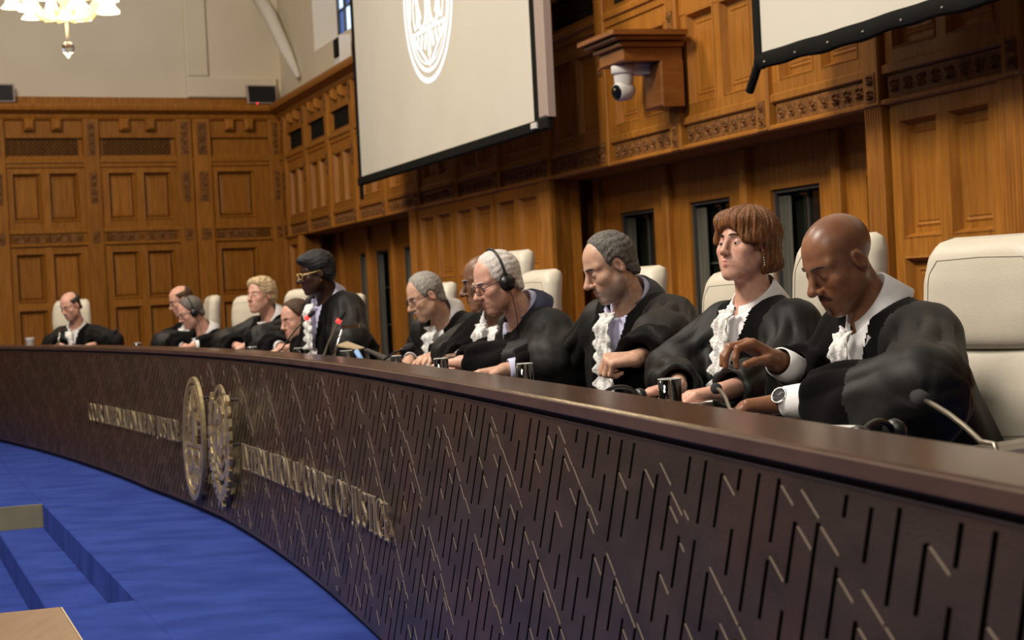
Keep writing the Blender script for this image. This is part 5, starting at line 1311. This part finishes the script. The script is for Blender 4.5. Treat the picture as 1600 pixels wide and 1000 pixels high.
add(label='person in black robe and headphones, the farther headphone wearer, bowed over papers', res=.0065, head=Y(298, 488, 12.7), yaw=24, pitch=24, neck=Y(322, 517, 12.76), body_yaw=52, scale=1.10,
    skin='skin_pink', par=dict(lid=.6), brow='hair_grey', hair=dict(kind='short', mat='hair_salt', th=.009), specs='specs_dark', headphones=True, lean=.16, seed=10, robe_res=.012, collar=1.4, jab=dict(w1=.055, z1=-.3),
    arms=[dict(wrist=Y(302, 541, 12.3), curl=RELAX), dict(wrist=Y(290, 542, 12.8), curl=RELAX)])
add(label='person in spectacles and white collar, half hidden behind the farther headphone wearer', res=.007, head=Y(283, 470, 13.5), yaw=22, pitch=20, neck=Y(301, 502, 13.56), body_yaw=46, scale=1.08,
    skin='skin_pink', par=dict(lid=.5), brow='hair_brown', hair=dict(kind='balding', mat='hair_brown', th=.006, top=.075), specs='specs_dark', lean=.16, seed=11, robe_res=.013, collar=1.8, jab=dict(w1=.06, z1=-.3),
    arms=[dict(wrist=Y(276, 541, 13.1)), dict(wrist=Y(262, 542, 13.6))])
add(label='person in black robe with bowed head, alone at the far left end of the bench', res=.0065, head=Y(110, 478, 15.0), yaw=58, pitch=24, neck=Y(120, 509, 15.1), body_yaw=68, scale=1.13,
    skin='skin_pink', par=dict(lid=.8), brow='hair_dark', hair=dict(kind='balding', mat='hair_dark', th=.006, top=.075, back=1.2), lean=.14, seed=12, robe_res=.012, collar=1.3, jab=dict(w1=.052, z1=-.3),
    arms=[dict(wrist=Y(140, 541, 14.6), cuff=False), dict(wrist=Y(95, 541, 14.65), cuff=False)])
BUILT = []
HEADK = (.885, .85, .84, .80, .82, .79, .84, .86, .90, .79, .82, .80); BODYK = (1, 1, .98, .95, .93, .93, .96, .95, 1, .93, .93, .93)
for i, spc in enumerate(PEOPLE):
    spc['head_scale'] = HEADK[i]/BODYK[i]; spc['scale'] = spc.get('scale', 1.0)*BODYK[i]
    BUILT.append((spc, judge(spc)))
# wristwatch on the nearest judge
def wristwatch(root, W, E):
    ax_ = norm(W-E); c = W-ax_*.016; side = norm(Vector((-.25, -.85, .45))-ax_*Vector((-.25, -.85, .45)).dot(ax_)); t = ax_.cross(side)
    bm = bmesh.new(); P = []
    for i in range(33):
        a = 2*PI*i/32; r = side*math.cos(a)*.0315+t*math.sin(a)*.0315
        P.append([c+r-ax_*.010, c+r*1.06-ax_*.009, c+r*1.06+ax_*.009, c+r+ax_*.010])
    quad_grid(bm, P); w = mesh_of('watch_strap', bm, M['black_plastic'], root, True); w['label'] = 'black strap wristwatch with a steel case'
    Mx = Matrix.Translation(c+side*.030)@side.to_track_quat('Z', 'Y').to_matrix().to_4x4()
    bm = bmesh.new(); lathe(bm, [(.0, .0), (.019, 0), (.0205, .004), (.020, .009), (.0165, .0100), (.0165, .008)], Mx, 28); mesh_of('watch_case', bm, M['silver'], w, True)
    bm = bmesh.new(); lathe(bm, [(0, .0085), (.0165, .0085)], Mx, 28); mesh_of('watch_dial', bm, M['watch_dial'], w)
    bm = bmesh.new()
    for k in range(12):
        a = PI*k/6; p0, p1 = Mx@Vector((math.cos(a)*.0115, math.sin(a)*.0115, .0092)), Mx@Vector((math.cos(a)*.0148, math.sin(a)*.0148, .0092)); tube(bm, [p0, p1], .0007, 4)
    for a, r in ((.9, .011), (2.6, .008)): tube(bm, [Mx@Vector((0, 0, .0094)), Mx@Vector((math.cos(a)*r, math.sin(a)*r, .0094))], .0007, 4)
    mm = mesh_of('dial_marks', bm, M['silver'], w); mm['kind'] = 'stuff'
for spc, (root, arms, wor) in BUILT:
    if spc is PEOPLE[0]: wristwatch(root, arms[0][3], arms[0][2])

# ------------------------------------------------------------------ cream leather swivel chairs
def slab_bm(bm, rows, thick, M4, n=18, p=4.0):
    """rows: (z, half width, y of the middle, bow); a padded slab with rounded edges"""
    m = len(rows); F_, B_ = [], []
    for i, (z, w, y, bow) in enumerate(rows):
        v = -1+2*i/(m-1); fr_, bk = [], []
        for j in range(n+1):
            x = -1+2*j/n; e = max(0.0, 1-abs(x)**p)*max(0.0, 1-abs(v)**(p*1.5)); t = thick*e**.45
            yy = y+bow*x*x
            fr_.append(M4@Vector((yy+t*.55, x*w, z))); bk.append(M4@Vector((yy-t*.45, x*w, z)))
        F_.append(fr_); B_.append(bk)
    quad_grid(bm, F_); quad_grid(bm, B_)
    bmesh.ops.remove_doubles(bm, verts=bm.verts, dist=1e-5)
def slab_seam(keys, thick, path, p=4.0):
    out = []
    for z, xn in path:
        r = interp_rows(keys, 2); kz = [k[0] for k in keys]; w, y, bow = (float(np.interp(z, kz, [k[c] for k in keys])) for c in (1, 2, 3))
        v = -1+2*(z-kz[0])/(kz[-1]-kz[0]); e = max(0.0, 1-abs(xn)**p)*max(0.0, 1-abs(v)**(p*1.5))
        out.append((y+bow*xn*xn+thick*e**.45*.55+.0004, xn*w, z))
    return out
def interp_rows(keys, n):
    z = np.linspace(keys[0][0], keys[-1][0], n); kz = [k[0] for k in keys]
    return [(float(t),)+tuple(float(np.interp(t, kz, [k[c] for k in keys])) for c in (1, 2, 3)) for t in z]
I4 = Matrix.Identity(4)
def make_chair():
    r = empty('swivel_chair')
    KB = [(.44, .20, -.235, .02), (.50, .235, -.24, .03), (.62, .255, -.25, .04), (.74, .245, -.265, .035), (.82, .20, -.28, .03), (.87, .16, -.285, .02)]
    KH = [(.835, .175, -.268, .01), (.86, .185, -.268, .015), (.93, .188, -.268, .02), (1.01, .185, -.272, .02), (1.07, .176, -.28, .016), (1.105, .158, -.288, .012), (1.118, .13, -.292, .01)]
    bm = bmesh.new(); slab_bm(bm, interp_rows(KB, 26), .10, I4); b = mesh_of('backrest', bm, M['leather'], r, True)
    bm = bmesh.new(); slab_bm(bm, interp_rows(KH, 26), .105, I4, p=5); hr_ = mesh_of('headrest', bm, M['leather'], r, True)
    def seam(par, keys, th, path, pp):
        q = []
        for a_, c_ in zip(path, path[1:]): q += [(a_[0]+(c_[0]-a_[0])*i/8, a_[1]+(c_[1]-a_[1])*i/8) for i in range(8)]
        bm = bmesh.new(); tube(bm, slab_seam(keys, th, q+[path[-1]], pp), .0011, 5); mesh_of('stitched_seam', bm, M['stitch'], par)
    seam(hr_, KH, .105, [(.87, -.80), (1.03, -.80), (1.062, -.70), (1.066, 0), (1.062, .70), (1.03, .80), (.87, .80)], 5)
    for s in (-1, 1): seam(b, KB, .10, [(.48, .72*s), (.64, .74*s), (.82, .80*s)], 4)
    seam(b, KB, .10, [(.645, -.74), (.635, 0), (.645, .74)], 4)
    RY_ = Matrix.Rotation(-PI/2, 4, 'Y')
    bm = bmesh.new(); slab_bm(bm, interp_rows([(-.24, .22, 0, 0), (-.1, .25, 0, .01), (.1, .255, 0, .01), (.25, .23, -.01, 0)], 18), .11, Matrix.Translation((.0, 0, .42))@Matrix(((0, 0, 1, 0), (0, 1, 0, 0), (1, 0, 0, 0), (0, 0, 0, 1)))); mesh_of('seat', bm, M['leather'], r, True)
    for s in (-1, 1):
        bm = bmesh.new(); box(bm, (.02, .285*s, .635), (.15, .032, .022), ch=.012); a = mesh_of('armrest', bm, M['leather'], r)
        bm = bmesh.new(); tube(bm, [(.02, .285*s, .62), (.0, .285*s, .45), (-.02, .22*s, .38), (-.02, .1*s, .375)], .015, 8); mesh_of('armrest_support', bm, M['chrome'], a, True)
    bm = bmesh.new(); lathe(bm, [(.028, .08), (.028, .36), (.06, .38), (.06, .40)], I4, 16); mesh_of('column', bm, M['chrome'], r, True)
    for k in range(5):
        a = 2*PI*k/5; c, s = math.cos(a), math.sin(a)
        bm = bmesh.new(); tube(bm, [(.02*c, .02*s, .10), (.16*c, .16*s, .095), (.29*c, .29*s, .07)], [.024, .02, .015], 8); lg = mesh_of('base_leg', bm, M['chrome'], r, True)
        bm = bmesh.new(); lathe(bm, [(0, -.012), (.028, -.012), (.028, .012), (0, .012)], Matrix.Translation((.29*c, .29*s, .028))@Matrix.Rotation(a, 4, 'Z')@Matrix.Rotation(PI/2, 4, 'X'), 14); mesh_of('caster', bm, M['black_plastic'], lg)
    return r
CH = [  # px of the headrest middle, px of its top, depth, yaw, label
 (1553, 367, 4.28, 38, 'cream leather swivel chair nearest the camera, behind the person with the wristwatch'),
 (1320, 366, 5.15, 30, 'cream leather swivel chair between the person with earrings and the person with the wristwatch'),
 (1163, 420, 6.0, 28, 'cream leather swivel chair just behind the person with drop earrings'),
 (1002, 416, 6.75, 26, 'cream leather swivel chair peeping over the shoulder of the person in the grey jacket'),
 (848, 421, 7.7, 22, 'cream leather swivel chair right of the nearer headphone wearer, lower of the pair'),
 (808, 391, 8.9, 24, 'cream leather swivel chair behind the nearer headphone wearer, taller of the pair'),
 (692, 441, 10.0, 24, 'cream leather swivel chair showing a sliver behind the person in thin dark spectacles'),
 (553, 459, 11.6, 24, 'cream leather swivel chair showing a corner behind the rising person in yellow spectacles'),
 (476, 451, 12.4, 45, 'cream leather swivel chair behind the stooping person'),
 (394, 461, 13.2, 50, 'cream leather swivel chair beside the upright person turned to the courtroom'),
 (334, 461, 14.2, 18, 'cream leather swivel chair behind the farther headphone wearer'),
 (113, 468, 15.7, 75, 'cream leather swivel chair behind the person at the far left end'),
]
chair0 = make_chair()
for i, (px, py, d, yw, lab) in enumerate(CH):
    c = chair0 if i == 0 else copy_tree(chair0)
    p = at_y(px, py, d); a = math.radians(yw); fwd_ = Vector((-math.cos(a), -math.sin(a), 0))
    k = p.z/1.118; c.scale = (1.0, 1.0, k) if i != 5 else (1, 1, k)
    c.location = (p.x+fwd_.x*.28, p.y+fwd_.y*.28, 0); c.rotation_euler = (0, 0, math.atan2(fwd_.y, fwd_.x))
    tag(c, lab, 'chair', 'cream swivel chairs behind the bench')

# ------------------------------------------------------------------ things on the desk
M['glass_rim'] = mat('polished_glass_edge', (.86, .86, .84), .12, trans=.35)  # whitish colour painting the bright highlight round the tumbler lip and water level
def glass_tumbler(top, d, wpx, label, r=None):
    p = at_y(top[0], top[1], d); r = (wpx/2)*d/F_PX; z0 = DESK_Z+.001; h = p.z-z0
    g = empty('water_glass', (p.x, p.y, z0)); tag(g, label, 'glass', 'water glasses along the desk')
    bm = bmesh.new(); lathe(bm, [(0, 0), (r*.92, 0), (r*.95, .004), (r, h), (r-.0016, h), (r*.95-.0018, .010), (0, .009)], I4, 28); mesh_of('tumbler', bm, M['glass'], g, True)
    bm = bmesh.new(); lathe(bm, [(0, .0095), (r*.95-.0026, .0105), (r-.0030, h*.62), (0, h*.62)], I4, 28); mesh_of('water', bm, M['water'], g, True)
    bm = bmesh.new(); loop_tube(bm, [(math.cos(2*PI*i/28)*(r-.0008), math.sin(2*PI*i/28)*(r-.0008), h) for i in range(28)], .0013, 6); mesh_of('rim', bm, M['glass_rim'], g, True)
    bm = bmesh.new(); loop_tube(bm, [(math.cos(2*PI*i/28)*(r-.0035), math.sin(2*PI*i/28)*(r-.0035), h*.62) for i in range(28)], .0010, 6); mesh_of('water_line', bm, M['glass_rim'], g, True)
    return g
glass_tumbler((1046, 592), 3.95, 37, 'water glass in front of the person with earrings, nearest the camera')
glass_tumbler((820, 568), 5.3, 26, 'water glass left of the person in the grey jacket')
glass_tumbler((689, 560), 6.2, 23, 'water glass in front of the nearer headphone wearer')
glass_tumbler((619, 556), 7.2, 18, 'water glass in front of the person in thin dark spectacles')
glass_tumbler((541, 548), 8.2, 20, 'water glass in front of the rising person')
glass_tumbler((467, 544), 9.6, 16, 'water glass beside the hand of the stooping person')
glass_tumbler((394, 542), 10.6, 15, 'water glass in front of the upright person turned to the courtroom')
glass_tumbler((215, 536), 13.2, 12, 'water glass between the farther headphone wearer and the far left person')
def microphone(head, dh, base, db, label, ring=False, hr=.012, chrome=True, sag=.02):
    ph, pb = at_y(*head, dh), at_y(*base, db); pb.z = DESK_Z
    m = empty('gooseneck_microphone'); tag(m, label, 'microphone', 'gooseneck microphones')
    bm = bmesh.new(); lathe(bm, [(0, 0), (.045, 0), (.045, .012), (.03, .022), (.008, .03)], Matrix.Translation(pb), 20); mesh_of('base', bm, M['black_plastic'], m, True)
    a = pb+Vector((0, 0, .03)); d = ph-a; pts = [a, a+Vector((0, 0, .02))+d*.04]+[a+d*t+Vector((0, 0, sag*math.sin(PI*t))) for t in (.2, .4, .6, .8, .97)]
    bm = bmesh.new(); tube(bm, pts, .0042, 8); mesh_of('gooseneck', bm, M['steel'] if chrome else M['black_plastic'], m, True)
    ax_ = norm(pts[-1]-pts[-2]); Mx = Matrix.Translation(ph)@ax_.to_track_quat('Z', 'Y').to_matrix().to_4x4()
    bm = bmesh.new(); lathe(bm, [(0, -.028), (hr*.7, -.027), (hr, -.015), (hr*1.05, .005), (hr*.8, .018), (0, .022)], Mx, 16); mesh_of('foam_head', bm, M['foam'], m, True)
    if ring:
        bm = bmesh.new(); lathe(bm, [(.006, -.044), (.0125, -.044), (.0125, -.024), (.006, -.024)], Mx, 14); mesh_of('red_light_ring', bm, M['red_ring'], m, True)
    return m
microphone((1437, 622), 3.05, (1560, 703), 2.72, 'gooseneck microphone lying low at the right, nearest the camera', hr=.014, sag=.012)
microphone((1119, 607), 4.05, (1147, 660), 3.72, 'gooseneck microphone between the wristwatch and the nearest water glass', hr=.0125, sag=.02)
microphone((640, 543), 7.0, (578, 570), 7.1, 'black gooseneck microphone in front of the person in thin dark spectacles', hr=.016, chrome=False)
microphone((535, 492), 8.3, (500, 562), 8.3, 'tall gooseneck microphone with a red ring in front of the rising person', True, chrome=True)
microphone((487, 490), 9.3, (428, 552), 9.3, 'gooseneck microphone with a red ring before the face of the stooping person', True, chrome=False)
microphone((181, 517), 13.6, (172, 545), 13.7, 'small black gooseneck microphone right of the far left person', chrome=False)
def desk_lamp(tip, bend, base, d, label):
    t, b, c = at_y(*tip, d), at_y(*bend, d), at_y(*base, d); c.z = DESK_Z
    m = empty('desk_lamp'); tag(m, label, 'lamp', 'slim chrome desk lamps')
    bm = bmesh.new(); lathe(bm, [(0, 0), (.05, 0), (.05, .01), (.01, .018)], Matrix.Translation(c), 18); mesh_of('base', bm, M['chrome'], m, True)
    bm = bmesh.new(); tube(bm, [c+Vector((0, 0, .015)), b], .006, 8); mesh_of('stem', bm, M['chrome'], m, True)
    bm = bmesh.new(); box(bm, (b+t)/2, ((t-b).length/2+.01, .012, .009), Matrix.Rotation(math.atan2(t.y-b.y, t.x-b.x), 3, 'Z'), .003); mesh_of('lamp_bar', bm, M['chrome'], m)
    return m
desk_lamp((558, 509), (537, 511), (512, 562), 8.2, 'slim chrome desk lamp with a level bar in front of the rising person')
desk_lamp((103, 514), (94, 515), (88, 546), 13.5, 'slim chrome desk lamp in front of the far left person')
def sheet(name, px, py, w, l, ang, label, cat='paper', z=DESK_Z+.002, m='paper', grp=None, th=.002):
    p = at_z(px, py, z); bm = bmesh.new()
    R = Matrix.Rotation(math.radians(ang), 3, 'Z'); box(bm, (0, 0, th/2), (w/2, l/2, th/2), R)
    o = mesh_of(name, bm, M[m]); o.location = (p.x, p.y, z); return tag(o, label, cat, grp)
sheet('paper_sheet', 1215, 672, .21, .30, 60, 'white paper sheet under the hand with the wristwatch')
sheet('open_notebook', 1010, 640, .24, .32, 70, 'white open notebook under the hands of the person with earrings', 'notebook', th=.012)
sheet('paper_sheet', 640, 580, .21, .30, 60, 'white paper sheet under the hands of the person in thin dark spectacles')
sheet('paper_sheet', 452, 560, .21, .30, 60, 'white paper sheet under the hand of the stooping person')
sheet('open_notebook', 305, 552, .30, .36, 60, 'white open notebook in front of the farther headphone wearer', 'notebook', th=.014)
# open beige folder and a dark binder in front of the rising person
fo = empty('open_folder'); tag(fo, 'open beige folder with raised cover in front of the rising person', 'folder')
c = at_y(552, 548, 8.35); c.z = DESK_Z+.004
def quad_slab(name, pts, th, m, parent):
    bm = bmesh.new(); a = [bm.verts.new(p) for p in pts]; b = [bm.verts.new(p+Vector((0, 0, th))) for p in pts]
    bm.faces.new(a); bm.faces.new(b)
    for i in range(len(pts)): bm.faces.new((a[i], a[(i+1) % len(pts)], b[(i+1) % len(pts)], b[i]))
    return mesh_of(name, bm, M[m], parent)
q = lambda px, py, d: at_y(px, py, d)
quad_slab('raised_cover', [q(524, 541, 8.3), q(543, 535, 8.6), q(570, 545, 8.5), q(560, 547, 8.2)], .006, 'folder', fo)
quad_slab('paper_stack', [c+Vector((-.10, -.1, .0)), c+Vector((-.10, .1, .0)), c+Vector((.08, .1, .0)), c+Vector((.08, -.1, .0))], .03, 'paper', fo)
bd = empty('ring_binder'); tag(bd, 'dark grey ring binder propped on the desk right of the beige folder', 'binder')
M['grey_board'] = mat('grey_board', (.055, .052, .048), .5)
quad_slab('cover', [q(569, 548, 8.3), q(575, 547, 8.6), q(640, 572, 8.5), q(625, 575, 8.2)], .008, 'grey_board', bd)
quad_slab('spine', [q(569, 549, 8.3), q(575, 548, 8.6), q(580, 575, 8.6), q(574, 575, 8.3)], .012, 'grey_board', bd)
pn = empty('blue_pen'); tag(pn, 'pale blue pen leaning against the folder edge', 'pen')
M['pen_blue'] = mat('pen_blue', (.20, .36, .62), .4)
bm = bmesh.new(); tube(bm, [q(557, 549, 8.1), q(567, 566, 8.05)], [.013, .013], 8); mesh_of('barrel', bm, M['pen_blue'], pn, True)
bm = bmesh.new(); tube(bm, [q(567, 566, 8.05), q(569, 569, 8.05)], [.012, .003], 8); mesh_of('tip', bm, M['silver'], pn, True)
cp = at_y(47, 534, 14.2)
cu = empty('paper_cup', (cp.x, cp.y, DESK_Z)); tag(cu, 'small white paper cup at the far left end of the bench', 'cup')
hh = cp.z-DESK_Z+.03
bm = bmesh.new(); lathe(bm, [(0, 0), (.026, 0), (.034, hh), (.037, hh+.002), (.034, hh-.002), (.025, .004), (0, .004)], I4, 20); mesh_of('cup_wall', bm, M['paper'], cu, True)
bx_ = at_y(256, 541, 13.0)
db = empty('document_box', (bx_.x, bx_.y, DESK_Z)); tag(db, 'dark grey document box on the desk left of the farther headphone wearer', 'box')
bm = bmesh.new(); box(bm, (0, 0, .055), (.07, .06, .05), ch=.006); mesh_of('box_body', bm, M['grey_board'], db)
bm = bmesh.new(); box(bm, (0, 0, .108), (.073, .063, .006), ch=.002); mesh_of('box_lid', bm, M['black_plastic'], db)
# loose headphones lying on the desk
def desk_phones(px, py, d, label, ang):
    p = at_y(px, py, d); r = empty('headphones', (p.x, p.y, DESK_Z)); r.rotation_euler = (0, 0, ang); tag(r, label, 'headphones', 'headphones lying on the desk')
    h = p.z-DESK_Z; R = max(.05, h-.006)
    bm = bmesh.new(); tube(bm, [(math.cos(t)*.07, 0, .01+math.sin(t)*(R-.01)) for t in np.linspace(0, PI, 20)], .006, 8); mesh_of('headband', bm, M['black_plastic'], r, True)
    for s in (-1, 1):
        bm = bmesh.new(); lathe(bm, [(0, -.012), (.021, -.010), (.024, 0), (.021, .010), (0, .012)], Matrix.Translation((.07*s, .0, .026))@Matrix.Rotation(PI/2, 4, 'Y'), 18); mesh_of('ear_pad', bm, M['black_plastic'], r, True)
desk_phones(1370, 662, 3.3, 'black headphones lying on the desk below the elbow of the person with the wristwatch', .9)
desk_phones(966, 601, 4.75, 'black headphones lying on the desk right of the clenched fist', .6)
